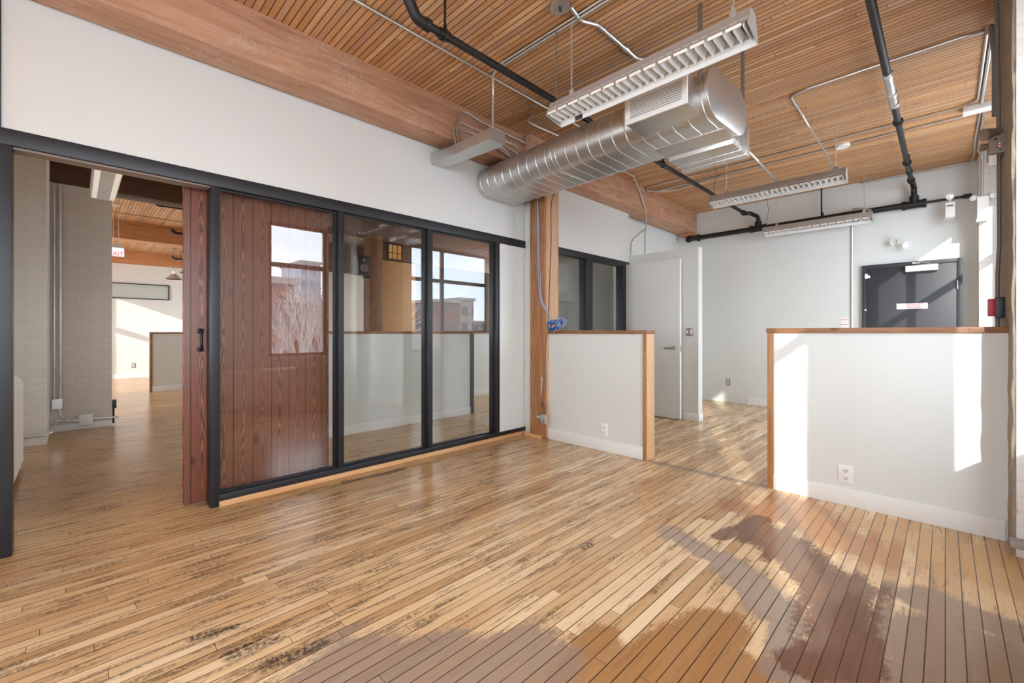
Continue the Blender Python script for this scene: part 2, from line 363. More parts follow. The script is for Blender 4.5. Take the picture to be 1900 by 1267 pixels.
# ------------------------------------------------------------------ mesh helpers
class MB:
    def __init__(s): s.bm = bmesh.new()
    def box(s, x0, x1, y0, y1, z0, z1, bev=0.0):
        t = bmesh.new()
        vs = [t.verts.new((x, y, z)) for x in (x0, x1) for y in (y0, y1) for z in (z0, z1)]
        for f in ((0, 1, 3, 2), (4, 6, 7, 5), (0, 4, 5, 1), (2, 3, 7, 6), (0, 2, 6, 4), (1, 5, 7, 3)): t.faces.new([vs[i] for i in f])
        bmesh.ops.recalc_face_normals(t, faces=t.faces)
        if bev: bmesh.ops.bevel(t, geom=list(t.edges), offset=bev, segments=2, affect='EDGES', profile=.6)
        s.join(t); return s
    def join(s, t, mat=None):
        if mat is not None: bmesh.ops.transform(t, matrix=mat, verts=t.verts)
        me = bpy.data.meshes.new('tmp'); t.to_mesh(me); t.free(); s.bm.from_mesh(me); bpy.data.meshes.remove(me)
    def cyl(s, p0, p1, r, r1=None, seg=16):
        return s.tube([p0, p1], r, seg=seg, r1=r1)
    def tube(s, path, r, seg=12, r1=None, caps=True):
        P = [Vector(p) for p in path]; n = len(P); rings = []
        t0 = (P[1] - P[0]).normalized(); up = Vector((0, 0, 1)) if abs(t0.z) < .9 else Vector((1, 0, 0))
        nrm = (up - t0 * up.dot(t0)).normalized()
        for i in range(n):
            t = (P[min(i + 1, n - 1)] - P[max(i - 1, 0)])
            t = t.normalized() if t.length > 1e-9 else t0
            nrm = (nrm - t * nrm.dot(t)); nrm = nrm.normalized() if nrm.length > 1e-6 else up
            b = t.cross(nrm)
            rr = r if r1 is None else r + (r1 - r) * i / (n - 1)
            rings.append([s.bm.verts.new(P[i] + (nrm * math.cos(a) + b * math.sin(a)) * rr) for a in [2 * math.pi * k / seg for k in range(seg)]])
        for i in range(n - 1):
            for k in range(seg):
                f = s.bm.faces.new((rings[i][k], rings[i][(k + 1) % seg], rings[i + 1][(k + 1) % seg], rings[i + 1][k])); f.smooth = True
        if caps:
            s.bm.faces.new(list(reversed(rings[0]))); s.bm.faces.new(rings[-1])
        return s
    def lathe(s, prof, c, axis=(0, 0, 1), seg=24):
        """prof: (radius, height) along axis from point c"""
        q = Vector((0, 0, 1)).rotation_difference(Vector(axis).normalized()); c = Vector(c); rings = []
        for r, h in prof:
            rings.append([s.bm.verts.new(c + q @ Vector((max(r, 1e-4) * math.cos(a), max(r, 1e-4) * math.sin(a), h))) for a in [2 * math.pi * k / seg for k in range(seg)]])
        for i in range(len(rings) - 1):
            for k in range(seg):
                f = s.bm.faces.new((rings[i][k], rings[i][(k + 1) % seg], rings[i + 1][(k + 1) % seg], rings[i + 1][k])); f.smooth = True
        s.bm.faces.new(list(reversed(rings[0]))); s.bm.faces.new(rings[-1])
        return s
    def prism(s, pts, axis, a0, a1):
        """closed outline pts in the two other axes, extruded along axis"""
        def mk(p, a):
            v = [0, 0, 0]; o = [i for i in range(3) if i != axis]; v[axis] = a; v[o[0]] = p[0]; v[o[1]] = p[1]; return s.bm.verts.new(v)
        A = [mk(p, a0) for p in pts]; B = [mk(p, a1) for p in pts]; n = len(pts)
        s.bm.faces.new(A); s.bm.faces.new(list(reversed(B)))
        for i in range(n): s.bm.faces.new((A[i], B[i], B[(i + 1) % n], A[(i + 1) % n]))
        return s
    def build(s, name, mat, parent=None, sharp=35, doubles=False):
        bm = s.bm
        if doubles: bmesh.ops.remove_doubles(bm, verts=bm.verts, dist=1e-5)
        bmesh.ops.recalc_face_normals(bm, faces=bm.faces)
        for e in bm.edges:
            if len(e.link_faces) == 2 and e.calc_face_angle(0) > math.radians(sharp): e.smooth = False
        for f in bm.faces: f.smooth = True
        org = Vector((0, 0, 0)); q = parent
        while q is not None: org += q.location; q = q.parent
        if parent is None:
            lo = Vector([min(v.co[i] for v in bm.verts) for i in range(3)]); hi = Vector([max(v.co[i] for v in bm.verts) for i in range(3)])
            org = Vector(((lo.x + hi.x) / 2, (lo.y + hi.y) / 2, lo.z))
        bmesh.ops.translate(bm, verts=bm.verts, vec=-org)
        me = bpy.data.meshes.new(name); bm.to_mesh(me); bm.free()
        me.materials.append(M[mat])
        o = bpy.data.objects.new(name, me); COL.objects.link(o)
        if parent is None: o.location = org
        else: o.parent = parent
        return o


def tag(o, label, cat, group=None, kind=None):
    o['label'] = label; o['category'] = cat
    if group: o['group'] = group
    if kind: o['kind'] = kind
    return o


def thing(name, loc, label, cat, group=None, kind=None):
    o = bpy.data.objects.new(name, None); o.empty_display_size = .05; COL.objects.link(o); o.location = loc
    return tag(o, label, cat, group, kind)


def dup(o, parent=None):
    c = o.copy(); COL.objects.link(c)
    if parent is not None: c.parent = parent
    for ch in list(o.children): dup(ch, c)
    return c


def fillet(pts, r, n=6):
    """polyline with rounded corners"""
    P = [Vector(p) for p in pts]; out = [P[0]]
    for i in range(1, len(P) - 1):
        a, b, c = P[i - 1], P[i], P[i + 1]; u = (a - b).normalized(); v = (c - b).normalized()
        ang = u.angle(v, math.pi)
        if ang > math.radians(176): out.append(b); continue
        d = min(r / math.tan(ang / 2), (a - b).length * .48, (c - b).length * .48)
        s, e = b + u * d, b + v * d
        for k in range(n + 1):
            t = k / n; out.append(s * (1 - t) ** 2 + b * 2 * t * (1 - t) + e * t * t)
    out.append(P[-1]); return out


def smooth_path(pts, n=6):
    P = [Vector(p) for p in pts]; P = [P[0]] + P + [P[-1]]; out = []
    for i in range(1, len(P) - 2):
        for k in range(n):
            t = k / n; a, b, c, d = P[i - 1], P[i], P[i + 1], P[i + 2]
            out.append(.5 * ((2 * b) + (c - a) * t + (2 * a - 5 * b + 4 * c - d) * t * t + (3 * b - a - 3 * c + d) * t ** 3))
    out.append(P[-2]); return out


XL = -3.255          # face of the glazed partition
ZC = 3.08            # underside of the deck

# ------------------------------------------------------------------ floor and ceiling
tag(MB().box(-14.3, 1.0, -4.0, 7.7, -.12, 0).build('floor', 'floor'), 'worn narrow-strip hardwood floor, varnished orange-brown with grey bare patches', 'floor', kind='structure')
m = MB(); m.box(-3.365, .72, -4.1, 7.45, ZC, ZC + .12); m.box(-14.3, -3.365, -1.6, 7.45, ZC, ZC + .12)
tag(m.build('ceiling', 'ceiling'), 'exposed wood strip deck ceiling of narrow orange-brown boards', 'ceiling', kind='structure')

# ------------------------------------------------------------------ walls
m = MB(); m.box(XL - .11, XL, -.34, 3.476, 2.10, ZC); m.box(XL - .11, XL, 3.083, 3.476, .075, 2.02); m.box(XL - .11, XL, -4.0, -.34, 0, ZC)
m.box(XL - .11, -3.125, 3.470, 3.60, 0, ZC)
wl = tag(m.build('wall_left', 'paint'), 'white painted wall above and beside the black-framed glazing', 'wall', kind='structure')
m = MB(); m.box(-3.23, -3.12, 3.60, 5.43, 2.075, ZC); m.box(-3.23, -3.12, 3.60, 5.43, 0, .30); m.box(-3.23, -3.12, 3.60, 3.72, 0, ZC)
tag(m.build('wall_left', 'paint'), 'white wall above the two-pane window behind the timber post', 'wall', kind='structure')
tag(MB().box(-3.36, XL, 5.43, 7.3, 0, ZC).build('wall_left', 'paint'), 'white wall strip behind the low door partition, up under the beam', 'wall', kind='structure')
m = MB(); m.box(-3.36, 1.0, 7.3, 7.45, 0, ZC); m.box(-14.3, -7.6, 7.3, 7.45, 0, ZC); m.box(-5.0, -3.36, 7.3, 7.45, 0, ZC)
m.box(-7.6, -5.0, 7.3, 7.45, 0, .85); m.box(-7.6, -5.0, 7.3, 7.45, 2.75, ZC)  # unseen opening added to light the room behind the glass
tag(m.build('wall_back', 'paint'), 'tall white end wall with the charcoal emergency exit door', 'wall', kind='structure')
tag(MB().box(-2.16, .25, 7.286, 7.3, 0, .10).build('baseboard_back', 'paint_trim'), 'white baseboard along the end wall', 'baseboard', kind='structure')
# window wall on the right, with piers standing into the room
m = MB()
for y0, y1 in ((-4.0, -1.40), (-.40, -.34), (.85, 2.05), (2.93, 4.50), (6.50, 7.3)): m.box(.60, .72, y0, y1, 0, ZC)
for y0, y1, zt in ((-1.40, -.40, ZW1), (-.34, .85, ZW1), (2.05, 2.93, ZW1), (4.50, 6.50, ZW1)):
    m.box(.60, .72, y0, y1, 0, ZW0); m.box(.60, .72, y0, y1, zt, ZC)
tag(m.build('wall_right', 'brick_y'), 'white painted brick window wall at the right', 'wall', kind='structure')
def pier(y0, y1, xa, label, face):
    t = thing('wall_right', ((xa + .6) / 2, (y0 + y1) / 2, 0), label, 'wall', kind='structure')
    MB().box(xa + .012, .60, y0, y1, 0, ZC).build('pier_masonry', 'brick_x', t)
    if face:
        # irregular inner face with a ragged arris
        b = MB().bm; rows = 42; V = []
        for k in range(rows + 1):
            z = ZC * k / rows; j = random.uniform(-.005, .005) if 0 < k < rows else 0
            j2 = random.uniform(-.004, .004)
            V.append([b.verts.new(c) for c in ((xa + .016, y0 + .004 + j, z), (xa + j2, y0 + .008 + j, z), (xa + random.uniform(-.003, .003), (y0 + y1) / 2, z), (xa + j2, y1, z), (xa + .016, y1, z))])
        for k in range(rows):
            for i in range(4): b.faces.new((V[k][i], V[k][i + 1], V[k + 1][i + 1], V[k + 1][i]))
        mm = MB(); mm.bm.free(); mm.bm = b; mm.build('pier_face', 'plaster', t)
    return t
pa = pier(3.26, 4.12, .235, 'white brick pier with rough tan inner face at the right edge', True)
MB().box(.222, .60, 3.205, 3.262, .055, .095, .008).build('stone_ledge', 'stone', pa)
pier(1.02, 1.95, .50, 'shallow white brick pier between the two nearer windows, off to the right', False)
pier(7.0, 7.3, .25, 'white brick corner pier beside the emergency exit door', False)
m = MB(); m.box(-4.2, -2.65, -4.12, -4.0, 0, ZC); m.box(-.15, 1.0, -4.12, -4.0, 0, ZC); m.box(-2.65, -.15, -4.12, -4.0, 0, ZW0); m.box(-2.65, -.15, -4.12, -4.0, ZW1, ZC); m.box(-1.44, -1.36, -4.12, -4.0, ZW0, ZW1); m.box(-2.65, -.15, -4.10, -4.02, 2.10, 2.18)  # window opening added here to brighten the half walls
tag(m.build('wall_rear', 'paint'), 'white wall behind the photographer', 'wall', kind='structure')

# exterior windows (seen reflected in the partition glass)
wn = [0]
def ext_window(y0, y1, label, mull, ZW1=ZW1):
    wn[0] += 1; xf = .635
    t = thing('window_%d' % wn[0], (.66, (y0 + y1) / 2, ZW0), label, 'window', kind='structure')
    f = MB(); fw = .05
    f.box(xf, xf + .05, y0, y0 + fw, ZW0, ZW1); f.box(xf, xf + .05, y1 - fw, y1, ZW0, ZW1)
    f.box(xf, xf + .05, y0 + fw, y1 - fw, ZW0, ZW0 + fw); f.box(xf, xf + .05, y0 + fw, y1 - fw, ZW1 - fw, ZW1)
    f.build('window_frame', 'winframe', t)
    b = MB(); b.box(xf, xf + .045, y0 + fw, y1 - fw, 2.11, 2.18)
    for a in mull: b.box(xf - .005, xf + .05, a - .035, a + .035, ZW0 + fw, ZW1 - fw)
    b.build('glazing_bar', 'winframe', t)
    MB().box(xf + .02, xf + .026, y0 + fw, y1 - fw, ZW0 + fw, ZW1 - fw).build('pane', 'wglass', t)
    MB().box(.54, .635, y0 - .02, y1 + .02, ZW0 - .03, ZW0, .004).build('window_sill', 'paint_trim', t)
ext_window(-1.40, -.40, 'single brown-framed window just behind the camera on the right wall', [])
ext_window(-.34, .85, 'brown-framed double window level with the camera on the right wall', [.25])
ext_window(2.05, 2.93, 'brown-framed sash window reflected in the first glass pane', [])
ext_window(4.50, 6.50, 'brown-framed double window beyond the right half wall', [5.27])

# ------------------------------------------------------------------ beams and post
t = thing('timber_beam', (-3.11, 1.0, 2.76), 'huge old fir ceiling beam running above the white wall', 'beam')
MB().box(-3.24, -3.005, -1.5, 3.20, 2.76, ZC + .02, .012).build('beam_body', 'beam', t)
tag(MB().box(-3.20, -2.93, 3.206, 7.30, 2.75, ZC + .02, .012).build('timber_beam', 'beam'), 'orange fir ceiling beam running from the post to the end wall', 'beam')
tag(MB().box(-3.16, -2.93, 7.18, 7.298, 2.71, 2.749, .006).build('bearing_block', 'beam_clean'), 'short timber bearing block under the beam end at the end wall', 'block')
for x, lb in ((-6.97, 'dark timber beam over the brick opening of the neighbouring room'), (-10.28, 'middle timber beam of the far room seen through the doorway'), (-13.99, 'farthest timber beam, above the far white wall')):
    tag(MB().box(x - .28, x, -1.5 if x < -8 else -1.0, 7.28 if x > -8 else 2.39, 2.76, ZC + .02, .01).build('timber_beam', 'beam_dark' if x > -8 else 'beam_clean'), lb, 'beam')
t = thing('timber_post', (-3.02, 3.52, 0), 'square old timber post with cables, at the end of the glazing', 'post')
MB().box(-3.125, -2.92, 3.405, 3.64, 0, 2.75, .012).build('shaft', 'post', t)
MB().box(-2.925, -2.915, 3.43, 3.625, .02, 2.75, .002).build('scarred_face', 'post_pale', t)['label'] = 'pale scarred side face'
MB().box(-3.20, -2.965, 3.385, 3.41, 0, .035, .004).build('base_trim', 'strip', t)

# ------------------------------------------------------------------ glazed partition
t = thing('window_5', (XL - .05, 2.0, 0), 'black steel-framed glazed partition with three tall panes and a doorway', 'glazed partition', kind='structure')
xb, xf = XL - .105, XL + .006
MB().box(xb, xf, -.34, 3.476, 2.02, 2.10, .003).build('head_rail', 'black', t)
MB().box(xb, xf, .64, 3.476, .034, .074, .003).build('sill_rail', 'black', t)
MB().box(xb + .004, xf + .010, .64, 3.476, 0, .034, .002).build('base_strip', 'strip', t)['label'] = 'bare pine strip below the black sill'
for y0, y1 in ((-.34, -.221), (.595, .642), (1.403, 1.447), (2.208, 2.256), (3.035, 3.083)):
    MB().box(xb, xf, y0, y1, 0 if y0 < 1 else .074, 2.02, .003).build('mullion', 'black', t)
for y0, y1 in ((.642, 1.403), (1.447, 2.208), (2.256, 3.035)):
    p = MB().box(XL - .055, XL - .049, y0, y1, .074, 2.02).build('pane', 'glass', t)
    s = MB()
    for a, b in ((y0, y0 + .012), (y1 - .012, y1)): s.box(XL - .048, XL - .030, a, b, .074, 2.02)
    s.box(XL - .048, XL - .030, y0 + .012, y1 - .012, .074, .086); s.box(XL - .048, XL - .030, y0 + .012, y1 - .012, 2.008, 2.02)
    s.build('glazing_bead', 'black', p)
MB().box(XL - .10, XL - .012, -.22, .595, 2.008, 2.02, .002).build('door_track', 'brown_plastic', t)
tag(MB().box(XL, XL + .012, -.30, -.255, 2.10, 2.76, .002).build('trim_1', 'black'), 'thin black vertical trim at the far left of the white wall', 'trim', kind='structure')
tag(MB().box(XL, XL + .004, 2.714, 3.319, 2.236, 2.378, .0015).build('access_panel', 'paint'), 'flush white access panel in the wall just below the round duct', 'panel')

# second black window beyond the post
t = thing('window_6', (-3.15, 4.5, .3), 'black-framed two-pane window behind the left half wall', 'window', kind='structure')
xb, xf = -3.22, -3.112
MB().box(xb, xf, 3.72, 5.43, 2.005, 2.075, .003).build('head_rail', 'black', t)
MB().box(xb, xf, 3.72, 5.43, .30, .36, .003).build('sill_rail', 'black', t)
for y0, y1 in ((3.72, 3.76), (4.41, 4.55), (5.26, 5.43)): MB().box(xb, xf, y0, y1, .36, 2.005, .003).build('mullion', 'black', t)
for y0, y1 in ((3.76, 4.41), (4.55, 5.26)): MB().box(-3.17, -3.164, y0, y1, .36, 2.005).build('pane', 'glass', t)

# ------------------------------------------------------------------ sliding barn door
t = thing('sliding_barn_door', (-3.41, .93, 0), 'red-stained pine barn door with black pull, slid behind the first glass pane', 'door')
MB().box(-3.435, -3.39, .48, 1.388, .012, 2.06, .003).build('door_leaf', 'barn', t)
h = MB(); h.tube(smooth_path([(-3.388, .566, .985), (-3.366, .566, .992), (-3.352, .566, 1.02), (-3.350, .566, 1.05), (-3.352, .566, 1.085), (-3.366, .566, 1.112), (-3.388, .566, 1.12)]), .008, 10)
h.box(-3.392, -3.384, .548, .584, 1.095, 1.125, .002); h.box(-3.392, -3.384, .548, .584, .978, 1.008, .002)
h.build('pull_handle', 'black_pipe', t)

# ------------------------------------------------------------------ half walls
def outlet(name, c, face, label, group=None, plate='white_plastic', w=.075, h=.118):
    """duplex receptacle with plate; face = -y or +x"""
    x, y, z = c; t = thing(name, c, label, 'outlet', group)
    def bx(mb, u0, u1, d0, d1, z0, z1, bev=0):
        if face == '-y': mb.box(x + u0, x + u1, y - d1, y - d0, z + z0, z + z1, bev)
        else: mb.box(x + d0, x + d1, y + u0, y + u1, z + z0, z + z1, bev)
        return mb
    bx(MB(), -w / 2, w / 2, .0, .006, -h / 2, h / 2, .002).build('cover_plate', plate, t)
    for s in (-1, 1):
        r = bx(MB(), -.017, .017, .005, .009, s * .024 - .016, s * .024 + .016, .002).build('receptacle', 'white_plastic', t)
        k = MB(); bx(k, -.009, -.006, .008, .0095, s * .024 - .004, s * .024 + .008); bx(k, .006, .009, .008, .0095, s * .024 - .004, s * .024 + .008); bx(k, -.003, .003, .008, .0095, s * .024 - .012, s * .024 - .007)
        k.build('slots', 'slot', r)
    return t

YH = 3.47
t = thing('half_wall', (-2.37, 3.53, 0), 'left white half wall with dark wood cap, joined to the timber post', 'half wall')
MB().box(-2.918, -1.85, YH, 3.59, 0, 1.09).build('wall_panel', 'paint', t)
MB().box(-2.918, -1.85, YH - .012, YH, 0, .108, .003).build('baseboard', 'paint_trim', t)
MB().box(-2.918, -1.812, YH - .014, 3.604, 1.088, 1.121, .003).build('cap_rail', 'cap', t)
MB().box(-1.85, -1.814, YH - .008, 3.598, 0, 1.088, .002).build('end_trim', 'trim_pale', t)['label'] = 'pale pine trim closing the free end'
MB().box(-1.851, -1.817, YH - .012, YH - .006, 0, 1.088, .0015).build('edge_strip', 'trim', t)
outlet('wall_outlet', (-2.244, YH, .198), '-y', 'white outlet low on the left half wall', 'white duplex outlets')
t = thing('half_wall', (-.32, 3.53, 0), 'right white half wall with wood cap, running into the brick pier', 'half wall')
MB().box(-.856, .236, YH, 3.59, 0, 1.10).build('wall_panel', 'paint', t)
MB().box(-.856, .225, YH - .012, YH, 0, .108, .003).build('baseboard', 'paint_trim', t)
MB().box(-.90, .234, YH - .016, 3.606, 1.098, 1.131, .003).build('cap_rail', 'cap', t)
MB().box(-.894, -.856, YH - .012, 3.602, 0, 1.098, .002).build('end_trim', 'trim', t)
outlet('wall_outlet', (-.450, YH, .198), '-y', 'white outlet low on the right half wall, left of its middle', 'white duplex outlets', w=.078, h=.115)
outlet('wall_outlet', (-2.44, 7.3, .32), '-y', 'small steel-plated outlet low on the end wall', plate='steel', w=.062, h=.108)

# ------------------------------------------------------------------ low door partition with door
tag(MB().box(-3.255, -2.16, 5.43, 5.55, 0, 2.165).build('wall_stub', 'paint'), 'white partition stopping short of the ceiling, around the lever door', 'wall', kind='structure')
m = MB(); m.box(-2.345, -2.16, 5.418, 5.43, 0, .095, .003); m.box(-2.16, -2.148, 5.418, 5.55, 0, .095, .003)
tag(m.build('baseboard_stub', 'paint_trim'), 'white baseboard round the free end of the low partition', 'baseboard', kind='structure')
t = thing('door_2', (-2.75, 5.36, 0), 'white flush door with steel lever in the low partition', 'door', kind='structure')
MB().box(-3.11, -2.372, 5.345, 5.385, .012, 2.035, .002).build('door_leaf', 'paint', t)
MB().box(-2.374, -2.354, 5.345, 5.385, .012, 2.035, .001).build('door_edge', 'paint_trim', t)
h = MB(); h.lathe([(.026, 0), (.026, .006), (.012, .010), (.010, .045), (.002, .046)], (-2.43, 5.345, .905), (0, -1, 0))
h.tube(fillet([(-2.43, 5.302, .905), (-2.445, 5.300, .906), (-2.545, 5.302, .902)], .01), .008, 10)
h.build('lever_handle', 'steel', t)
MB().box(-2.355, -2.352, 5.352, 5.378, .86, .94).build('latch_plate', 'steel', t)
t = thing('light_switch', (-2.27, 5.43, 1.105), 'steel two-gang switch plate beside the lever door', 'switch')
MB().box(-2.318, -2.222, 5.424, 5.43, 1.055, 1.158, .002).build('cover_plate', 'steel', t)
MB().box(-2.302, -2.287, 5.414, 5.425, 1.093, 1.12, .002).build('toggle', 'ivory', t)
MB().box(-2.258, -2.240, 5.420, 5.425, 1.08, 1.135, .002).build('dimmer', 'white_plastic', t)

# ------------------------------------------------------------------ emergency exit door
t = thing('door_1', (-.31, 7.29, 0), 'charcoal emergency exit door with closer and white sign', 'door', kind='structure')
m = MB(); m.box(-.772, -.726, 7.255, 7.30, 0, 1.972, .003); m.box(.098, .142, 7.255, 7.30, 0, 1.972, .003); m.box(-.726, .098, 7.255, 7.30, 1.926, 1.972, .003)
m.build('door_frame', 'charcoal', t)
MB().box(-.722, .094, 7.268, 7.298, .01, 1.922, .002).build('door_leaf', 'charcoal', t)
for z in (.3, 1.0, 1.66):
    MB().cyl((.100, 7.258, z - .05), (.100, 7.258, z + .05), .010).build('hinge', 'steel', t)
c = MB().box(-.348, -.060, 7.195, 7.268, 1.845, 1.918, .006).build('door_closer', 'white_plastic', t)
a = MB(); a.tube(fillet([(-.13, 7.23, 1.93), (-.22, 7.15, 1.955), (-.26, 7.25, 1.958)], .02), .007, 8); a.box(-.29, -.22, 7.23, 7.256, 1.940, 1.972, .002); a.build('closer_arm', 'steel', c)
m = MB(); m.box(-.742, -.714, 7.245, 7.257, 1.80, 1.862, .002); m.box(-.714, -.690, 7.255, 7.269, 1.805, 1.84, .002); m.build('door_contact', 'white_plastic', t)
MB().lathe([(.012, 0), (.012, .01), (.003, .012)], (-.735, 7.256, 1.395), (0, -1, 0)).build('strike_button', 'white_plastic', t)
s = MB().box(-.432, -.150, 7.262, 7.268, 1.392, 1.462, .001).build('sign_plate', 'white_plastic', t)
def text(name, body, size, loc, rot, mat, parent, extrude=.0006):
    cu = bpy.data.curves.new(name, 'FONT'); cu.body = body; cu.size = size; cu.align_x = 'CENTER'; cu.align_y = 'CENTER'
    cu.space_line = .92; cu.extrude = extrude; cu.materials.append(M[mat])
    o = bpy.data.objects.new(name, cu); COL.objects.link(o)
    org = Vector((0, 0, 0)); q = parent
    while q is not None: org += q.location; q = q.parent
    bpy.context.view_layer.update()
    me = bpy.data.meshes.new_from_object(o.evaluated_get(bpy.context.evaluated_depsgraph_get()))
    bpy.data.objects.remove(o); o = bpy.data.objects.new(name, me); COL.objects.link(o)
    o.parent = parent; o.location = Vector(loc) - org; o.rotation_euler = rot
    return o
text('sign_lettering', 'EMERGENCY EXIT\nUNLOCKED\nBY FIRE ALARM', .026, (-.291, 7.2615, 1.4265), (math.pi / 2, 0, 0), 'redink', s)
t = thing('notice', (-.96, 7.3, 1.19), 'small white notice with red lines on the end wall, beside the exit door', 'notice')
MB().box(-1.003, -.918, 7.296, 7.30, 1.13, 1.30, .0005).build('sheet', 'white_plastic', t)
for a, b in ((1.205, 1.213), (1.268, 1.271), (1.276, 1.279)): MB().box(-.995, -.926, 7.2945, 7.296, a, b).build('red_line', 'redink', t)
t = thing('emergency_light', (-.39, 7.3, 2.2), 'pair of white emergency lamp heads above the exit door', 'emergency light')
MB().lathe([(.045, 0), (.045, .012), (.03, .02)], (-.39, 7.30, 2.195), (0, -1, 0)).build('base_plate', 'white_plastic', t)
for x, z in ((-.437, 2.238), (-.345, 2.180)):
    hd = MB().lathe([(.014, -.05), (.030, -.02), (.042, .02), (.044, .045), (.036, .045), (.030, .03)], (x, 7.235, z), (-.35 if x < -.4 else .25, -1, -.25)).build('lamp_head', 'white_plastic', t)
    MB().lathe([(.034, .030), (.026, .038), (.004, .040)], (x, 7.235, z), (-.35 if x < -.4 else .25, -1, -.25)).build('lens', 'louver', hd)
    MB().cyl((-.39, 7.285, 2.195), (x, 7.26, z), .009).build('swivel', 'white_plastic', t)

# ------------------------------------------------------------------ sprinkler pipes
t = thing('sprinkler_main', (-1.5, 7.2, 2.655), 'black sprinkler main along the top of the end wall', 'pipe')
MB().cyl((-3.06, 7.2, 2.652), (-.22, 7.2, 2.662), .037, seg=20).build('pipe_run', 'black_pipe', t)
MB().cyl((-.22, 7.2, 2.662), (.19, 7.2, 2.662), .014).build('end_branch', 'black_pipe', t)
MB().lathe([(.016, 0), (.026, .01), (.026, .06), (.018, .075)], (.14, 7.2, 2.662), (1, 0, 0)).build('end_cap', 'black_pipe', t)
for x in (-3.04, -2.88): MB().cyl((x, 7.2, 2.652), (x + .035, 7.2, 2.652), .056, seg=20).build('flange', 'black_pipe', t)
for x in (-1.98, -.27):
    m = MB(); m.cyl((x - .10, 7.2, 2.657), (x + .10, 7.2, 2.657), .047, seg=20); m.cyl((x, 7.2, 2.657), (x, 7.2, 2.76), .045, seg=20)
    m.cyl((x - .11, 7.2, 2.657), (x - .075, 7.2, 2.657), .054, seg=20); m.cyl((x + .075, 7.2, 2.657), (x + .11, 7.2, 2.657), .054, seg=20); m.build('tee', 'black_pipe', t)
MB().cyl((-1.20, 7.2, 2.66), (-1.20, 7.2, ZC), .009, seg=8).build('hanger_rod', 'black_pipe', t)
m = MB(); m.cyl((-1.20, 7.2, 2.655), (-1.17, 7.2, 2.655), .043, seg=20); m.cyl((-1.19, 7.2, 2.69), (-1.19, 7.2, 2.74), .014, seg=8); m.build('hanger_ring', 'black_pipe', t)

def branch(x, y0, y1, z, label, elbow, couplings, rods, xd):
    t = thing('sprinkler_pipe', (x, (y0 + y1) / 2, z), label, 'pipe', 'black sprinkler branch pipes')
    r = .0225
    MB().cyl((x, y0, z), (x, y1, z), r, seg=18).build('pipe_run', 'black_pipe', t)
    if elbow:
        m = MB(); m.tube(fillet([(x, y0 + .06, z), (x, y0 - .02, z), (x + .0, y0 - .075, z + .085)], .05, 8), .031, 16)
        m.cyl((x, y0 + .03, z), (x, y0 + .065, z), .035); m.build('elbow', 'black_pipe', t)
        MB().cyl((x, y0 - .06, z + .07), (x, y0 - .12, ZC), .019).build('riser', 'black_pipe', t)
    for y in couplings:
        m = MB(); m.cyl((x, y, z), (x, y + .07, z), .029); m.cyl((x, y + .025, z), (x, y + .045, z), .036); m.build('coupling', 'black_pipe', t)
    for y in rods:
        MB().cyl((x, y, z + .05), (x, y, ZC), .007, seg=8).build('hanger_rod', 'black_pipe', t)
        m = MB(); m.tube([(x + .026 * math.sin(a), y, z + .03 * math.cos(a) + .004) for a in [i * math.pi / 10 for i in range(21)]], .005, 6, caps=False); m.cyl((x, y, z + .03), (x, y, z + .06), .012, seg=8); m.build('hanger_ring', 'black_pipe', t)
    # drop to the main
    m = MB(); m.tube(fillet([(x, y1 - .02, z), (x + (xd - x) * .5, y1 + .03, z), (xd, 7.2, z - .03), (xd, 7.2, 2.74)], .06, 6), .028, 16)
    m.cyl((x, y1 - .10, z), (x, y1 - .03, z), .036); m.build('drop', 'black_pipe', t)
    return t
branch(-2.10, 1.37, 7.0, 2.86, 'black sprinkler pipe left of the fluorescent lamps, with elbow near the beam', True, (1.50,), (1.545, 4.35), -1.98)
p2 = branch(-.285, .9, 7.0, 2.89, 'black sprinkler pipe at the right, nearest the window wall', False, (4.9, 6.15), (4.35, 6.55), -.27)
m = MB()
for y, r in ((3.98, .031), (4.30, .033), (4.40, .029), (4.50, .034)): m.cyl((-.285, y, 2.89), (-.285, y + .045, 2.89), r)
m.cyl((-.285, 3.95, 2.89), (-.285, 4.55, 2.89), .026); m.build('grooved_sleeve', 'galv', p2)['label'] = 'silver grooved sleeve'
# stubs in the far rooms
for k, (x, y, lb) in enumerate(((-7.66, .80, 'nearest black sprinkler stub on the far ceiling, seen through the doorway'), (-9.63, 1.24, 'middle black sprinkler stub on the far ceiling, seen through the doorway'), (-13.0, 1.67, 'farthest short black sprinkler stub below the far ceiling'))):
    t = thing('sprinkler_stub', (x, y + .5, 2.86), lb, 'pipe', 'far sprinkler stubs')
    MB().cyl((x, y, 2.86), (x, y + 2.5, 2.86), .022).build('pipe_run', 'black_pipe', t)
    MB().cyl((x, y + .12, 2.87), (x, y + .12, ZC), .006, seg=6).build('hanger_rod', 'black_pipe', t)
    MB().tube(fillet([(x, y + .06, 2.86), (x, y, 2.86), (x, y - .05, 2.905)], .03), .028).build('elbow', 'black_pipe', t)

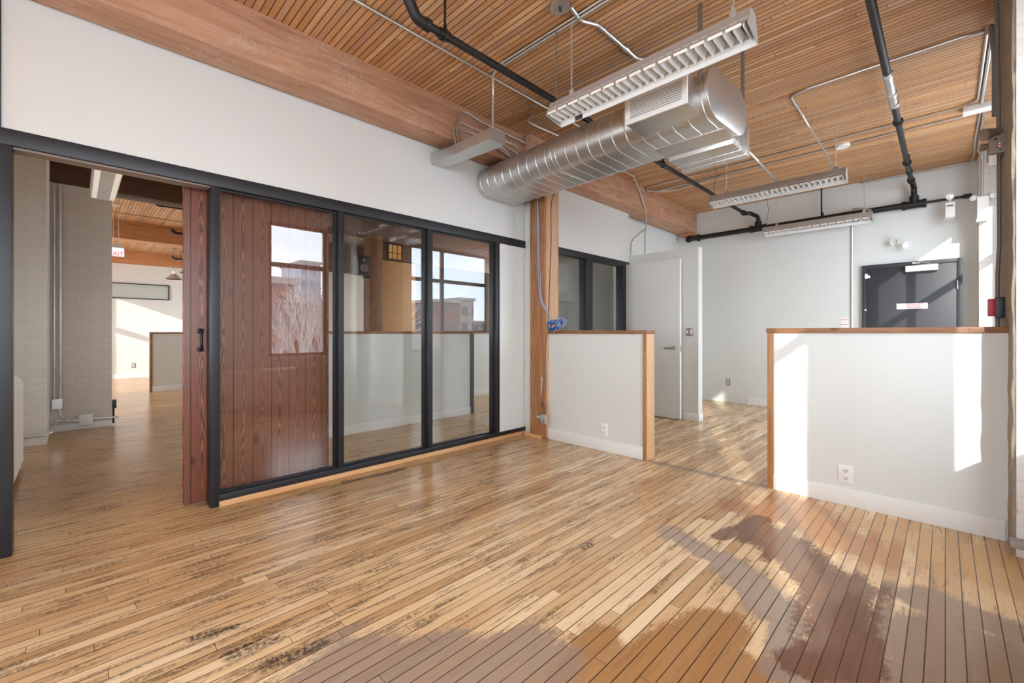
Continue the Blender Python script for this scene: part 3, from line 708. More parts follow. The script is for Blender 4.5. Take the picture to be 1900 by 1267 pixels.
# ------------------------------------------------------------------ galvanised duct
t = thing('air_duct', (-2.1, 3.0, 2.43), 'flat oval galvanised spiral duct hanging across the ceiling from the white wall', 'duct')
A, B = Vector((-3.252, 3.075, 2.585)), Vector((-1.0, 2.945, 2.570))
HW, HH = .300, .150
ax = (B - A).normalized(); L = (B - A).length; side = Vector((-ax.y, ax.x, 0)).normalized(); up = Vector((0, 0, 1))
def oval(n=26, grow=0.0):
    o = []; fl = HW - HH
    for k in range(n + 1):
        a = -math.pi / 2 + math.pi * k / n; o.append((fl + (HH + grow) * math.cos(a), (HH + grow) * math.sin(a)))
    for k in range(n + 1):
        a = math.pi / 2 + math.pi * k / n; o.append((-fl + (HH + grow) * math.cos(a), (HH + grow) * math.sin(a)))
    return o
def sweep(mb, stations, caps=True, slant=.0):
    rings = []
    for s_, g_ in stations:
        rings.append([mb.bm.verts.new(A + ax * (s_ + slant * u / HW) + side * u + up * v) for u, v in oval(grow=g_)])
    n = len(rings[0])
    for i in range(len(rings) - 1):
        for k in range(n): mb.bm.faces.new((rings[i][k], rings[i][(k + 1) % n], rings[i + 1][(k + 1) % n], rings[i + 1][k]))
    if caps: mb.bm.faces.new(list(reversed(rings[0]))); mb.bm.faces.new(rings[-1])
st = [(0, 0)]; s_ = .055; 
while s_ < L - .03:
    st += [(s_ - .0035, 0), (s_, .0036), (s_ + .0035, 0)]; s_ += .108
st.append((L, 0))
m = MB(); sweep(m, st, slant=-.016); m.build('spiral_shell', 'galv', t, sharp=12)
m = MB(); sweep(m, [(.96, .004), (.965, .006), (1.0, .006), (1.005, .004)], caps=True); m.build('joint_band', 'galv', t)
m = MB(); sweep(m, [(L - .004, .004), (L, .007), (L + .016, .007), (L + .018, .004)]); m.build('end_cap', 'galv', t)
# register toward the camera
b = thing('_', (0, 0, 0), '', '') ; bpy.data.objects.remove(b)
rb = MB(); x0, x1, yf, z0, z1 = -1.468, -1.062, 2.505, 2.437, 2.620
rb.box(x0 + .004, x1 - .004, yf + .012, 2.86, z0 + .003, z1 - .003, .002)
reg = rb.build('register_box', 'galv', t)
f = MB(); f.box(x0, x1, yf, yf + .014, z0, z0 + .032, .002); f.box(x0, x1, yf, yf + .014, z1 - .032, z1, .002); f.box(x0, x0 + .034, yf, yf + .014, z0 + .032, z1 - .032, .002); f.box(x1 - .034, x1, yf, yf + .014, z0 + .032, z1 - .032, .002)
f.build('grille_frame', 'white_plastic', reg)
f = MB()
for k in range(8):
    z = z0 + .044 + k * .0145
    f.prism([(yf + .010, z - .003), (yf + .0115, z - .0035), (yf + .004, z + .003), (yf + .0025, z + .0035)], 0, x0 + .034, x1 - .034)
f.build('grille_blades', 'white_plastic', reg)
MB().box(x0 + .034, x1 - .034, yf + .0115, yf + .0125, z0 + .032, z1 - .032).build('grille_recess', 'slot', reg)
# box on the far side
m = MB(); m.box(-1.475, -1.02, 3.15, 3.44, 2.385, 2.60, .003); m.build('side_box', 'galv', t)
m = MB(); m.box(-1.485, -1.01, 3.40, 3.47, 2.378, 2.605, .003); m.box(-1.482, -1.013, 3.30, 3.325, 2.381, 2.603, .002); m.build('side_box_collar', 'galv', t)
m = MB(); m.box(-1.49, -1.008, 2.95, 3.26, 2.416, 2.424, .001); m.build('saddle_plate', 'galv', t)
for x, y0, y1 in ((-1.045, 2.648, 2.66), (-.985, 3.225, 3.237)):
    m = MB(); m.box(x - .011, x + .011, y0, y1, 2.55, ZC, .001); m.build('hanger_strap', 'galv_dark', t)

# ------------------------------------------------------------------ fluorescent lamps
def chain(mb, p0, p1):
    p0, p1 = Vector(p0), Vector(p1); d = p1 - p0; n = int(d.length / .021)
    for k in range(n):
        c = p0 + d * ((k + .5) / n); rot = Matrix.Rotation(math.pi / 2 * (k % 2), 4, 'Z')
        pts = [c + rot @ Vector((.006 * math.cos(a), 0, .0145 * math.sin(a))) for a in [i * math.pi / 5 for i in range(10)]]
        mb.tube(pts + [pts[0]], .0018, 5, caps=False)
def make_lamp(loc, label):
    x, y, z = loc; t = thing('fluorescent_lamp', loc, label, 'lamp', 'chain-hung fluorescent lamps')
    hl = .605; zt = z + .098
    # reflector wings
    h = MB(); x0, x1 = x - hl, x + hl
    for s in (-1, 1):
        h.prism([(y + s * .030, zt), (y + s * .033, zt), (y + s * .076, z + .022), (y + s * .072, z + .022)], 0, x0, x1)
    h.box(x0, x1, y - .033, y + .033, zt, zt + .004)
    h.build('reflector', 'fixture', t)
    for e in (x0 - .003, x1):
        MB().prism([(y - .034, zt + .006), (y + .034, zt + .006), (y + .082, z - .018), (y - .078, z + .008)], 0, e, e + .003).build('end_plate', 'fixture', t)
    lv = MB()
    for k in range(27):
        c = x0 + .02 + (2 * hl - .04) * k / 26
        # parabolic blade: thick at top, thin at bottom
        lv.prism([(c - .016, z + .046), (c - .005, z + .026), (c - .001, z + .002), (c + .001, z + .002), (c + .005, z + .026), (c + .016, z + .046)], 1, y - .064, y + .064)
    lv.build('louver', 'louver', t)
    rl = MB()
    for k in range(14):
        a = x0 + .01 + (2 * hl - .02) * k / 14; rl.prism([(y - .077, z + .022), (y - .073, z + .022), (y - .070, z + .010), (y - .073, z + .010)], 0, a, a + .070)
    rl.build('slotted_edge', 'ivory', t)
    MB().prism([(y + .073, z + .024), (y + .076, z + .024), (y + .083, z - .018), (y + .080, z - .018)], 0, x0, x1).build('lower_rim', 'white_plastic', t)
    MB().cyl((x0 + .02, y, z + .072), (x1 - .02, y, z + .072), .0125, seg=10).build('tube', 'white_plastic', t)
    for xx in (x - .43, x + .53):
        b = MB().box(xx - .016, xx + .016, y - .036, y - .030, zt - .02, zt + .028, .001); b.build('hook_bracket', 'fixture', t)
        m = MB(); chain(m, (xx, y - .034, zt + .018), (xx, y - .034, ZC)); m.build('chain', 'conduit', t)
    m = MB(); m.tube(smooth_path([(x0 + .05, y - .02, zt + .004), (x0 + .045, y - .03, zt + .10), (x0 + .075, y - .05, zt + .22), (x0 + .06, y - .045, zt + .34), (x0 + .05, y - .04, ZC - .004)]), .0032, 6); m.build('power_cord', 'wire', t)
    return t
lamp = make_lamp((-1.25, 2.255, 2.515), 'chain-hung fluorescent lamp nearest the camera, its bright louver showing above the duct')
for (x, y, z, lb) in ((-1.25, 5.01, 2.515, 'chain-hung fluorescent lamp in the middle of the row, behind the duct'), (-1.25, 7.0, 2.505, 'chain-hung fluorescent lamp farthest away, against the sprinkler main')):
    o = dup(lamp); o.location = (x, y, z); o['label'] = lb

MB().prism([(2.255 + .0745, 2.515 + .012), (2.255 + .0765, 2.515 + .012), (2.255 + .0815, 2.515 - .016), (2.255 + .0795, 2.515 - .016)], 0, -1.735, -1.675).build('rim_sticker', 'slot', lamp)['label'] = 'black sticker on the lower rim'
def side_lamp(x0, x1, y, z):
    t = thing('fluorescent_lamp', ((x0 + x1) / 2, y, z), 'twin-row fluorescent lamp with lit cream sides, seen end-on through the doorway', 'lamp')
    m = MB(); m.prism([(y - .05, z + .09), (y + .05, z + .09), (y + .10, z + .06), (y - .10, z + .06)], 0, x0, x1); m.build('housing', 'white_plastic', t)
    for s in (-1, 1):
        MB().prism([(y + s * .040, z + .058), (y + s * .044, z + .002), (y + s * .047, z + .002), (y + s * .046, z + .058)], 0, x0, x1).build('inner_reflector', 'white_plastic', t)
        MB().prism([(y + s * .095, z + .060), (y + s * .088, z), (y + s * .091, z), (y + s * .099, z + .060)], 0, x0, x1).build('outer_reflector', 'white_plastic', t)
        MB().cyl((x0 + .02, y + s * .066, z + .036), (x1 - .02, y + s * .066, z + .036), .013, seg=10).build('tube', 'tube_lit', t)
        a, b = y + s * .086, y + s * .048; o = [(x0 + .01, a + s * .003), (x0 + .01, a)]
        for k in range(30):
            c = x0 + .02 + (x1 - x0 - .04) * k / 29; o += [(c - .001, a), (c - .001, b), (c + .001, b), (c + .001, a)]
        o += [(x1 - .01, a), (x1 - .01, a + s * .003)]
        m = MB(); m.prism(o, 2, z + .004, z + .020); m.build('louver', 'ivory', t)
    m = MB(); m.box(x0, x1, y - .043, y + .043, z + .004, z + .010)
    for k in range(44):
        c = x0 + .01 + (x1 - x0 - .02) * k / 43; m.box(c - .003, c + .003, y - .040, y + .040, z, z + .004)
    m.build('perforated_cover', 'louver', t)
    for xx in (x0 + .2, x1 - .2):
        m = MB(); chain(m, (xx, y, z + .09), (xx, y, ZC)); m.build('chain', 'conduit', t)
side_lamp(-6.17, -4.90, .20, 2.47)

t = thing('ceiling_canopy', (-1.63, 2.03, 3.04), 'round grey canopy with a black cord above the nearest fluorescent lamp', 'canopy')
MB().lathe([(.062, 0), (.062, .012), (.05, .04)], (-1.63, 2.045, 3.04)).build('cover', 'galv', t)
MB().lathe([(.008, -.018), (.010, 0)], (-1.63, 2.045, 3.04)).build('cord_grip', 'slot', t)
t = thing('ceiling_canopy', (-.77, 5.71, 3.05), 'white oval ceiling rose above the middle fluorescent lamp', 'canopy')
MB().lathe([(.058, .005), (.07, .02), (.07, ZC - 3.045)], (-.77, 5.71, 3.045)).build('cover', 'white_plastic', t)

# ------------------------------------------------------------------ conduits
def conduit(path, label, r=.0085, fr=.07, mat='conduit', straps=(), fit=(), name='conduit', cat='conduit', group='galvanised conduits'):
    P = fillet(path, fr, 7); c = sum((Vector(p) for p in path), Vector()) / len(path)
    t = thing(name, c, label, cat, group)
    MB().tube(P, r, 10).build('tubing', mat, t)
    for p, d in straps:
        MB().cyl(Vector(p) - Vector(d) * .006, Vector(p) + Vector(d) * .006, r + .003, seg=10).build('strap', 'conduit', t)
    for p, d in fit:
        m = MB(); m.cyl(Vector(p) - Vector(d) * .022, Vector(p) + Vector(d) * .022, r + .0035, seg=10); m.cyl(Vector(p) - Vector(d) * .008, Vector(p) + Vector(d) * .008, r + .006, seg=10); m.build('coupling', 'conduit', t)
    return t
DX, DY, DZ = (1, 0, 0), (0, 1, 0), (0, 0, 1)
zc = ZC - .013
conduit([(-2.475, -.4, zc), (-2.475, 3.42, zc), (-2.30, 3.52, zc), (-1.9, 3.52, zc)], 'long straight conduit on the ceiling parallel to the big beam', straps=[((-2.475, y, zc), DY) for y in (1.15, 2.75, 3.25)], fit=[((-2.475, 1.21, zc), DY)])
conduit([(-2.50, 2.30, 2.69), (-2.50, 2.30, 2.98), (-2.42, 2.225, zc), (-1.0, 2.225, zc)], 'conduit rising from the steel trough and bending along the ceiling', r=.0105, fr=.12, straps=[((-1.9, 2.225, zc), DX)])
conduit([(-2.30, 2.195, zc), (-1.0, 2.195, zc)], 'thin straight conduit alongside the trough riser on the ceiling', r=.0075, straps=[((-2.28, 2.195, zc), DX)])
conduit([(-1.605, 2.11, zc), (-1.63, 2.25, zc), (-1.575, 2.36, zc), (-1.57, 2.86, zc), (-1.40, 3.0, zc)], 'flexible silver conduit running from the round canopy over the duct', r=.0125, fr=.10, straps=[((-1.572, 2.42, zc), DY)], fit=[((-1.57, 2.70, zc), DY)])
conduit([(2 * 0 - 2.95, 2.325, 2.68), (-2.985, 2.32, 2.86), (-2.988, 2.36, 3.03), (-2.988, 2.46, 3.035), (-2.988, 2.60, 3.013), (-2.988, 3.20, 3.0)], 'uppermost of the three conduits looping from the trough up the beam face', fr=.06, fit=[((-2.988, 2.72, 3.011), DY)])
conduit([(-2.95, 2.285, 2.68), (-2.99, 2.285, 2.84), (-2.992, 2.34, 2.925), (-2.992, 2.66, 2.93), (-2.992, 3.10, 2.86)], 'middle of the three conduits looping from the trough up the beam face', fr=.05)
conduit([(-2.93, 2.345, 2.68), (-2.975, 2.345, 2.83), (-2.978, 2.41, 2.868), (-2.978, 2.60, 2.872), (-2.978, 3.02, 2.78)], 'lowest of the three conduits looping from the trough up the beam face', fr=.04)
conduit([(-2.53, 2.42, 2.655), (-2.53, 2.56, 2.655), (-2.80, 2.95, 2.74), (-2.99, 3.15, 2.74)], 'conduit leaving the end of the steel trough toward the duct', fr=.05, r=.009, fit=[((-2.53, 2.46, 2.655), DY)])
conduit([(-2.60, 2.42, 2.63), (-2.60, 2.52, 2.63), (-2.83, 2.85, 2.70), (-2.98, 3.1, 2.70)], 'thinner conduit leaving the underside end of the steel trough', fr=.05, r=.006, fit=[((-2.60, 2.44, 2.63), DY)])
conduit([(-2.62, 2.90, zc), (-2.76, 2.96, zc), (-2.76, 3.12, zc), (-2.72, 3.6, zc), (-2.78, 4.96, zc), (-2.90, 5.35, 2.98), (-2.915, 5.50, 2.80), (-2.95, 5.62, 2.71), (-3.18, 6.05, 2.70), (-3.24, 6.14, 2.60), (-3.24, 6.14, 2.18)], 'conduit coming round the duct end, along the beam and down to the low partition', fr=.09, straps=[((-2.775, 4.7, zc), DY)])
conduit([(-3.242, 6.16, 2.68), (-3.242, 6.10, 2.66), (-3.242, 5.76, 2.46), (-3.242, 5.72, 2.40), (-3.242, 5.72, 2.20)], 'thin bent conduit splitting off above the low partition', r=.006, fr=.05)
conduit([(-2.68, 5.80, zc), (-2.95, 5.62, zc), (-2.86, 5.46, zc), (.05, 5.46, zc), (.195, 5.40, zc), (.195, 4.24, zc), (.19, 4.16, zc)], 'ceiling conduit running from the window wall to the beam, nearer of the long pair', fr=.12, straps=[((x, 5.46, zc), DX) for x in (-2.4, -1.6, -.4)])
conduit([(-2.0, 5.74, zc), (-2.66, 5.83, zc), (-2.9, 5.72, zc), (-2.84, 5.70, zc), (.15, 5.70, zc)], 'ceiling conduit ending at the white junction box, farther of the long pair', fr=.12, straps=[((x, 5.70, zc), DX) for x in (-2.2, -1.3, -.2)])
conduit([(-.74, 5.02, 2.62), (-.78, 4.95, 2.75), (-.90, 4.80, 3.02), (-.915, 4.62, zc), (-.915, 4.20, zc), (-.80, 4.17, zc), (.10, 4.17, zc), (.20, 4.20, zc)], 'looping ceiling conduit from the window wall round to the middle lamp', fr=.10, straps=[((-.1, 4.17, zc), DX), ((-.55, 4.17, zc), DX)], fit=[((-.915, 4.42, zc), DY)])
conduit([(.222, 4.22, zc), (.222, 5.42, zc), (.222, 5.50, zc)], 'short conduit beside the window wall ending at the white junction box', r=.0105)
conduit([(.245, 5.60, zc), (.25, 6.90, zc), (.285, 6.984, zc - .03), (.285, 6.984, 2.58)], 'conduit dropping down the corner pier to the white sounder', r=.010, fr=.06)
conduit([(.222, 5.58, zc), (.215, 6.5, zc), (.225, 6.99, zc - .02), (.20, 7.28, zc - .02), (-.40, 7.285, zc - .015), (-.80, 7.285, zc - .005)], 'thin conduit along the joint of ceiling and end wall', r=.007, fr=.06)
conduit([(-.66, 7.0, 2.63), (-.80, 7.10, 2.70), (-.875, 7.285, 2.74), (-.878, 7.287, 2.60), (-.878, 7.287, 1.13)], 'straight conduit down the end wall from the farthest lamp', r=.010, fr=.05)
conduit([(-1.12, 3.47, 2.52), (-1.20, 4.0, 2.66), (-1.16, 4.2, 2.60), (-1.20, 4.60, 2.64), (-1.20, 4.99, 2.625)], 'flexible conduit looping from behind the duct box to the middle lamp', r=.011, fr=.14)
conduit([(-9.645, .2, zc), (-9.645, 3.0, zc)], 'thin conduit on the far ceiling seen through the doorway', r=.009)
t = thing('junction_box', (.19, 5.53, 3.03), 'white junction box on the ceiling by the window wall', 'junction box')
MB().box(.11, .285, 5.49, 5.61, 3.028, ZC, .003).build('cover', 'white_plastic', t)

# wire trough
t = thing('wire_trough', (-2.88, 2.33, 2.6), 'square galvanised wire trough projecting from the white wall under the beam', 'trough')
m = MB(); m.prism([(-3.253, 2.243), (-3.253, 2.378), (-2.508, 2.430), (-2.500, 2.262)], 2, 2.600, 2.684); m.build('trough_body', 'galv', t)
m = MB(); m.prism([(-3.253, 2.240), (-3.253, 2.381), (-3.06, 2.394), (-3.06, 2.246)], 2, 2.684, 2.690); m.build('lid', 'galv', t)
m = MB(); m.prism([(-2.508, 2.432), (-2.499, 2.260), (-2.494, 2.260), (-2.503, 2.432)], 2, 2.598, 2.688); m.build('end_plate', 'conduit', t)

# dark conduit, alarm devices on the pier
conduit([(.206, 3.72, ZC - .01), (.206, 3.66, 2.9), (.212, 3.66, 2.3), (.215, 3.66, 1.60), (.208, 3.66, 1.42), (.208, 3.66, .2)], 'dark grey conduit running down the tan pier face', r=.009, fr=.2, mat='wire', group=None)
conduit([(.195, 4.2, zc - .01), (.20, 3.95, 2.98), (.212, 3.90, 2.75), (.212, 3.90, 2.40)], 'thick dark flexible hose at the top of the tan pier', r=.014, fr=.1, mat='wire', group=None, name='cable_hose', cat='hose')
t = thing('emergency_battery_unit', (.2, 3.68, 2.1), 'taupe emergency light unit with a red indicator, on the tan pier', 'emergency light')
MB().box(.172, .238, 3.62, 3.78, 2.098, 2.196, .005).build('housing', 'brown_plastic', t)
hd = MB().lathe([(.014, -.03), (.020, 0), (.032, .05), (.033, .055), (.024, .05)], (.196, 3.64, 2.225), (-.75, -.55, -.22)).build('lamp_head', 'brown_plastic', t)
MB().cyl((.19, 3.66, 2.19), (.194, 3.64, 2.225), .008).build('swivel', 'brown_plastic', t)
MB().lathe([(.010, 0), (.016, .02), (.018, .035)], (.176, 3.66, 2.155), (-1, -.4, .1)).build('lamp_head', 'brown_plastic', t)
MB().lathe([(.0028, 0), (.0015, .003)], (.214, 3.62, 2.136), (0, -1, 0)).build('indicator', 'led', t)
MB().lathe([(.0022, 0), (.001, .002)], (.214, 3.62, 2.150), (0, -1, 0)).build('indicator', 'ledg', t)
MB().lathe([(.007, 0), (.006, .002)], (.199, 3.62, 2.178), (0, -1, 0)).build('sensor_eye', 'slot', t)
MB().box(.209, .219, 3.619, 3.62, 2.114, 2.121).build('test_button', 'slot', t)
for a, b in ((2.128, 2.131), (2.146, 2.148)): MB().box(.196, .208, 3.619, 3.62, a, b).build('printed_line', 'slot', t)
tag(MB().box(.172, .203, 3.622, 3.626, 2.035, 2.094, .001).build('paper_tag', 'white_plastic'), 'white paper tag hanging under the taupe emergency light unit', 'tag')
t = thing('fire_alarm_pull_station', (.2, 3.66, 1.18), 'red fire alarm pull station on a dark box at the tan pier', 'alarm')
MB().box(.171, .200, 3.635, 3.69, 1.193, 1.290, .003).build('pull_face', 'red', t)
MB().box(.199, .237, 3.63, 3.70, 1.18, 1.298, .003).build('back_box', 'black', t)
t = thing('alarm_sounder', (.29, 6.95, 2.31), 'white alarm sounder with side lamps on the corner pier', 'alarm')
m = MB(); m.prism([(.246, 2.345), (.246, 2.57), (.330, 2.57), (.330, 2.345), (.318, 2.305), (.234, 2.305)], 1, 6.90, 6.999); m.build('housing', 'white_plastic', t)
for x, s in ((.228, -1), (.350, 1)): MB().lathe([(.012, -.02), (.030, .0), (.030, .03), (.022, .035)], (x, 6.96, 2.575), (s * .6, -1, -.2)).build('lamp_head', 'white_plastic', t)
t = thing('emergency_battery_unit', (.04, 7.1, 2.4), 'white emergency light unit with one round lamp, hung on the sprinkler main end', 'emergency light')
MB().box(.000, .080, 7.10, 7.165, 2.425, 2.60, .004).build('housing', 'white_plastic', t)
m = MB(); m.prism([(7.06, 2.40), (7.10, 2.425), (7.165, 2.425), (7.165, 2.40)], 0, -.012, .076); m.build('foot', 'ivory', t)
hd = MB().lathe([(.012, -.03), (.034, 0), (.036, .02), (.030, .02), (.026, .012)], (.038, 7.12, 2.668), (0, -1, -.25)).build('lamp_head', 'white_plastic', t)
MB().lathe([(.024, .012), (.004, .017)], (.038, 7.12, 2.668), (0, -1, -.25)).build('lens', 'louver', hd)
MB().cyl((.04, 7.13, 2.595), (.038, 7.125, 2.65), .008).build('swivel', 'white_plastic', t)
MB().box(.012, .066, 7.098, 7.101, 2.553, 2.566).build('front_marking', 'slot', t)
MB().box(.02, .06, 7.165, 7.30, 2.50, 2.56, .003).build('wall_bracket', 'white_plastic', t)

# ------------------------------------------------------------------ cables on the post
def cable(path, r, mat, label, name='cable', group=None):
    m = MB(); m.tube(smooth_path(path, 8), r, 8); return tag(m.build(name, mat), label, 'cable', group)
cable([(-3.02, 3.398, 2.55), (-3.005, 3.397, 2.27), (-3.0, 3.396, 1.78), (-2.975, 3.392, 1.52), (-2.93, 3.390, 1.38), (-2.86, 3.44, 1.26), (-2.80, 3.49, 1.19)], .006, 'paleblue', 'pale blue network cable hanging down the front of the post, left one')
cable([(-3.01, 3.393, 2.55), (-2.992, 3.392, 2.27), (-2.985, 3.392, 1.88), (-2.965, 3.39, 1.66), (-2.955, 3.388, 1.50), (-2.91, 3.388, 1.37), (-2.85, 3.44, 1.25), (-2.78, 3.49, 1.18)], .005, 'paleblue', 'pale blue network cable hanging down the front of the post, right one')
cable([(-2.908, 3.60, 2.72), (-2.904, 3.56, 2.60), (-2.908, 3.50, 2.42), (-2.910, 3.50, 2.05), (-2.908, 3.47, 1.50), (-2.906, 3.44, 1.14), (-2.906, 3.41, .95), (-2.915, 3.396, .62), (-2.925, 3.394, .40), (-2.925, 3.390, .245)], .0045, 'wire', 'thin dark cable running down the corner of the post to the metal box')
cable([(-2.962, 3.398, .46), (-2.950, 3.396, .56), (-2.945, 3.394, .64)], .003, 'white_plastic', 'short white wire stub on the front of the post')
m = MB(); rnd = random.Random(3)
cx, cy, cz = -2.83, 3.50, 1.178
pts = []
for k in range(150):
    a = k * .42; tlt = .35 + .25 * math.sin(k * .11)
    rr = .052 + .018 * math.sin(k * .37) + rnd.uniform(-.006, .006)
    lx = rr * math.cos(a) * (1.25 + .25 * math.sin(k * .05)); lz = rr * math.sin(a) * .80; ly = .045 * math.sin(k * .21 + 1) + .02 * math.cos(a)
    pts.append((cx - .04 + lx + lz * .5, cy + ly - .012, max(1.128, cz - .006 + lz + lx * .25)))
m.tube(smooth_path(pts, 2), .0042, 6)
tag(m.build('cable_coil', 'blue'), 'tangled coil of bright blue network cable on the left half wall cap by the post', 'cable coil')
m = MB(); pts = []
for k in range(70):
    a = k * .5; rr = .042 + .012 * math.sin(k * .53)
    pts.append((cx + .06 + rr * math.cos(a) * 1.1, cy + .03 * math.sin(k * .3) - .02, max(1.128, cz + .022 + rr * math.sin(a))))
pts += [(-2.78, 3.44, 1.16), (-2.81, 3.44, 1.12), (-2.84, 3.447, 1.07)]
m.tube(smooth_path(pts, 2), .003, 6)
tag(m.build('cable_coil', 'paleblue'), 'loose pale loops of network cable tangled with the bright blue coil', 'cable coil')
t = thing('electrical_box', (-2.92, 3.38, .16), 'small steel outlet box with cable clamp at the foot of the post', 'electrical box')
MB().box(-2.945, -2.885, 3.365, 3.404, .165, .262, .004).build('box_body', 'galv', t)
for z in (.232, .192): MB().lathe([(.014, 0), (.013, .004)], (-2.885, 3.385, z), (1, 0, 0)).build('receptacle', 'conduit', t)
m = MB(); m.cyl((-2.945, 3.385, .222), (-2.985, 3.385, .228), .012); m.cyl((-2.975, 3.385, .226), (-3.0, 3.385, .230), .016); m.build('cable_clamp', 'conduit', t)
m = MB(); m.tube(smooth_path([(-2.905, 3.385, .26), (-2.898, 3.38, .31), (-2.885, 3.40, .35)]), .006); m.build('cable_tail', 'wire', t)

# ------------------------------------------------------------------ rooms beyond the partition
m = MB(); m.box(-6.5, -6.28, -1.0, -.20, 0, ZC); tag(m.build('wall_brick', 'brick_grey'), 'painted brick pilaster nearest the doorway, beside the white radiator', 'wall', kind='structure')
m = MB(); m.box(-7.25, -6.985, -.20, .305, 0, 2.76); m.box(-7.25, -6.5, -1.0, -.20, 0, ZC); tag(m.build('wall_brick', 'brick_grey'), 'painted brick pier with conduits, left of the opening to the far room', 'wall', kind='structure')
tag(MB().box(-6.985, -6.972, -.20, .305, 0, .07, .003).build('baseboard_brick', 'paint_trim'), 'white curb at the foot of the brick pier', 'baseboard', kind='structure')
m = MB(); m.box(-7.25, -5.3, -1.12, -1.0, 0, ZC); m.box(-3.9, XL - .11, -1.12, -1.0, 0, ZC); m.box(-5.3, -3.9, -1.12, -1.0, 0, .85); m.box(-5.3, -3.9, -1.12, -1.0, 1.55, ZC)  # low opening added to light the brick and floor of this room
tag(m.build('wall_side', 'paint'), 'outer wall of the neighbouring room behind the radiator', 'wall', kind='structure')
m = MB(); m.box(-14.3, -12.95, -1.62, -1.5, 0, ZC); m.box(-9.9, -7.25, -1.62, -1.5, 0, ZC); m.box(-12.95, -9.9, -1.62, -1.5, 0, .8); m.box(-12.95, -9.9, -1.62, -1.5, 2.82, ZC); m.box(-12.95, -9.9, -1.60, -1.54, 1.98, 2.10)
tag(m.build('wall_side', 'paint'), 'outer window wall of the far room', 'wall', kind='structure')
m = MB(); m.box(-14.12, -14.0, -1.5, 2.4, 0, ZC); tag(m.build('wall_far', 'paint'), 'sunlit white wall at the end of the far room', 'wall', kind='structure')
tag(MB().box(-14.3, -8.2, 2.4, 2.5, 0, ZC).build('wall_far', 'paint'), 'side wall of the far room', 'wall', kind='structure')
tag(MB().box(-8.3, -8.2, 2.4, 4.45, 0, ZC).build('wall_far', 'cream'), 'cream wall seen through the middle glass pane', 'wall', kind='structure')
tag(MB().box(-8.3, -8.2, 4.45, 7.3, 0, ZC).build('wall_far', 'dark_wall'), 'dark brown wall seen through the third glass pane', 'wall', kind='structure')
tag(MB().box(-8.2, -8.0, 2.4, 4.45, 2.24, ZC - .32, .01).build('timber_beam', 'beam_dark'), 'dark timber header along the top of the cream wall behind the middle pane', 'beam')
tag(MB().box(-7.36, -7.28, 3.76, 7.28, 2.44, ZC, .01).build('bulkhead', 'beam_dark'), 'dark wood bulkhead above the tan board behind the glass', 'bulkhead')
tag(MB().box(-7.34, -7.29, 3.76, 4.66, 0, 2.43, .004).build('partition_board', 'tan_board'), 'tan upright board beside the brown post, seen through the middle glass pane', 'board')
t = thing('amber_window', (-7.27, 4.2, 2.47), 'small amber-lit window with black bars above the tan board', 'window')
MB().box(-7.28, -7.27, 4.08, 4.34, 2.47, 2.73).build('pane', 'amber', t)
f = MB()
for y in (4.07, 4.155, 4.25, 4.34): f.box(-7.27, -7.262, y - .006, y + .006, 2.46, 2.74)
for z in (2.465, 2.58, 2.735): f.box(-7.269, -7.263, 4.07, 4.34, z - .006, z + .006)
f.build('window_bars', 'black', t)
tag(MB().box(-4.72, -4.60, 5.46, 7.3, 0, ZC).build('wall_inner', 'paint'), 'white wall inside the room behind the black two-pane window', 'wall', kind='structure')
tag(MB().box(-4.6, -4.50, 5.50, 6.05, 1.62, 2.25, .004).build('wall_cabinet', 'paint_trim'), 'white wall cabinet seen through the left pane behind the post', 'cabinet')
t = thing('window_7', (-13.98, 1.1, 1.92), 'long shallow black-framed internal window high on the far white wall', 'window', kind='structure')
f = MB(); y0, y1, z0, z1 = -.1, 1.685, 1.92, 2.295
f.box(-14.0, -13.97, y0, y1, z0, z0 + .02); f.box(-14.0, -13.97, y0, y1, z1 - .02, z1); f.box(-14.0, -13.97, y0, y0 + .02, z0, z1); f.box(-14.0, -13.97, y1 - .02, y1, z0, z1)
f.build('window_frame', 'black', t)
MB().box(-13.992, -13.986, y0 + .02, y1 - .02, z0 + .02, z1 - .02).build('pane', 'glass', t)
outlet('wall_outlet', (-14.0, 1.0, .30), '+x', 'tiny steel-plated outlet on the sunlit far wall', plate='steel', w=.075, h=.12)
tag(MB().box(-14.0, -13.986, -1.5, 2.4, 0, .1).build('baseboard_far', 'paint_trim'), 'white baseboard of the sunlit far wall', 'baseboard', kind='structure')
def wall_y(name, label, x, y0, y1, ztop, endneg, dark=False):
    t = thing('half_wall', (x, (y0 + y1) / 2, 0), label, 'half wall')
    MB().box(x - .12, x, y0 + .03, y1 - .03, 0, ztop - .03).build('wall_panel', 'paint', t)
    MB().box(x, x + .012, y0 + .03, y1 - .03, 0, .10, .002).build('baseboard', 'paint_trim', t)
    MB().box(x - .134, x + .014, y0, y1, ztop - .03, ztop, .003).build('cap_rail', 'cap_y', t)
    if endneg: MB().box(x - .13, x + .012, y0, y0 + .035, 0, ztop - .03, .002).build('end_trim', 'cap_y', t)
    else: MB().box(x - .13, x + .02, y1 - .035, y1 + .02, 0, ztop - .03, .002).build('end_trim', 'black', t)
wall_y('half_wall', 'distant half wall with dark wood edge seen through the doorway', -10.4, .97, 2.39, 1.11, True)
wall_y('half_wall', 'long white half wall seen through the glass panes', -4.565, -.0 + 1.42, 3.81, 1.115, False)
wall_y('half_wall', 'shaded half wall farther back, seen through the third glass pane', -5.75, 4.4, 7.28, 1.115, False)
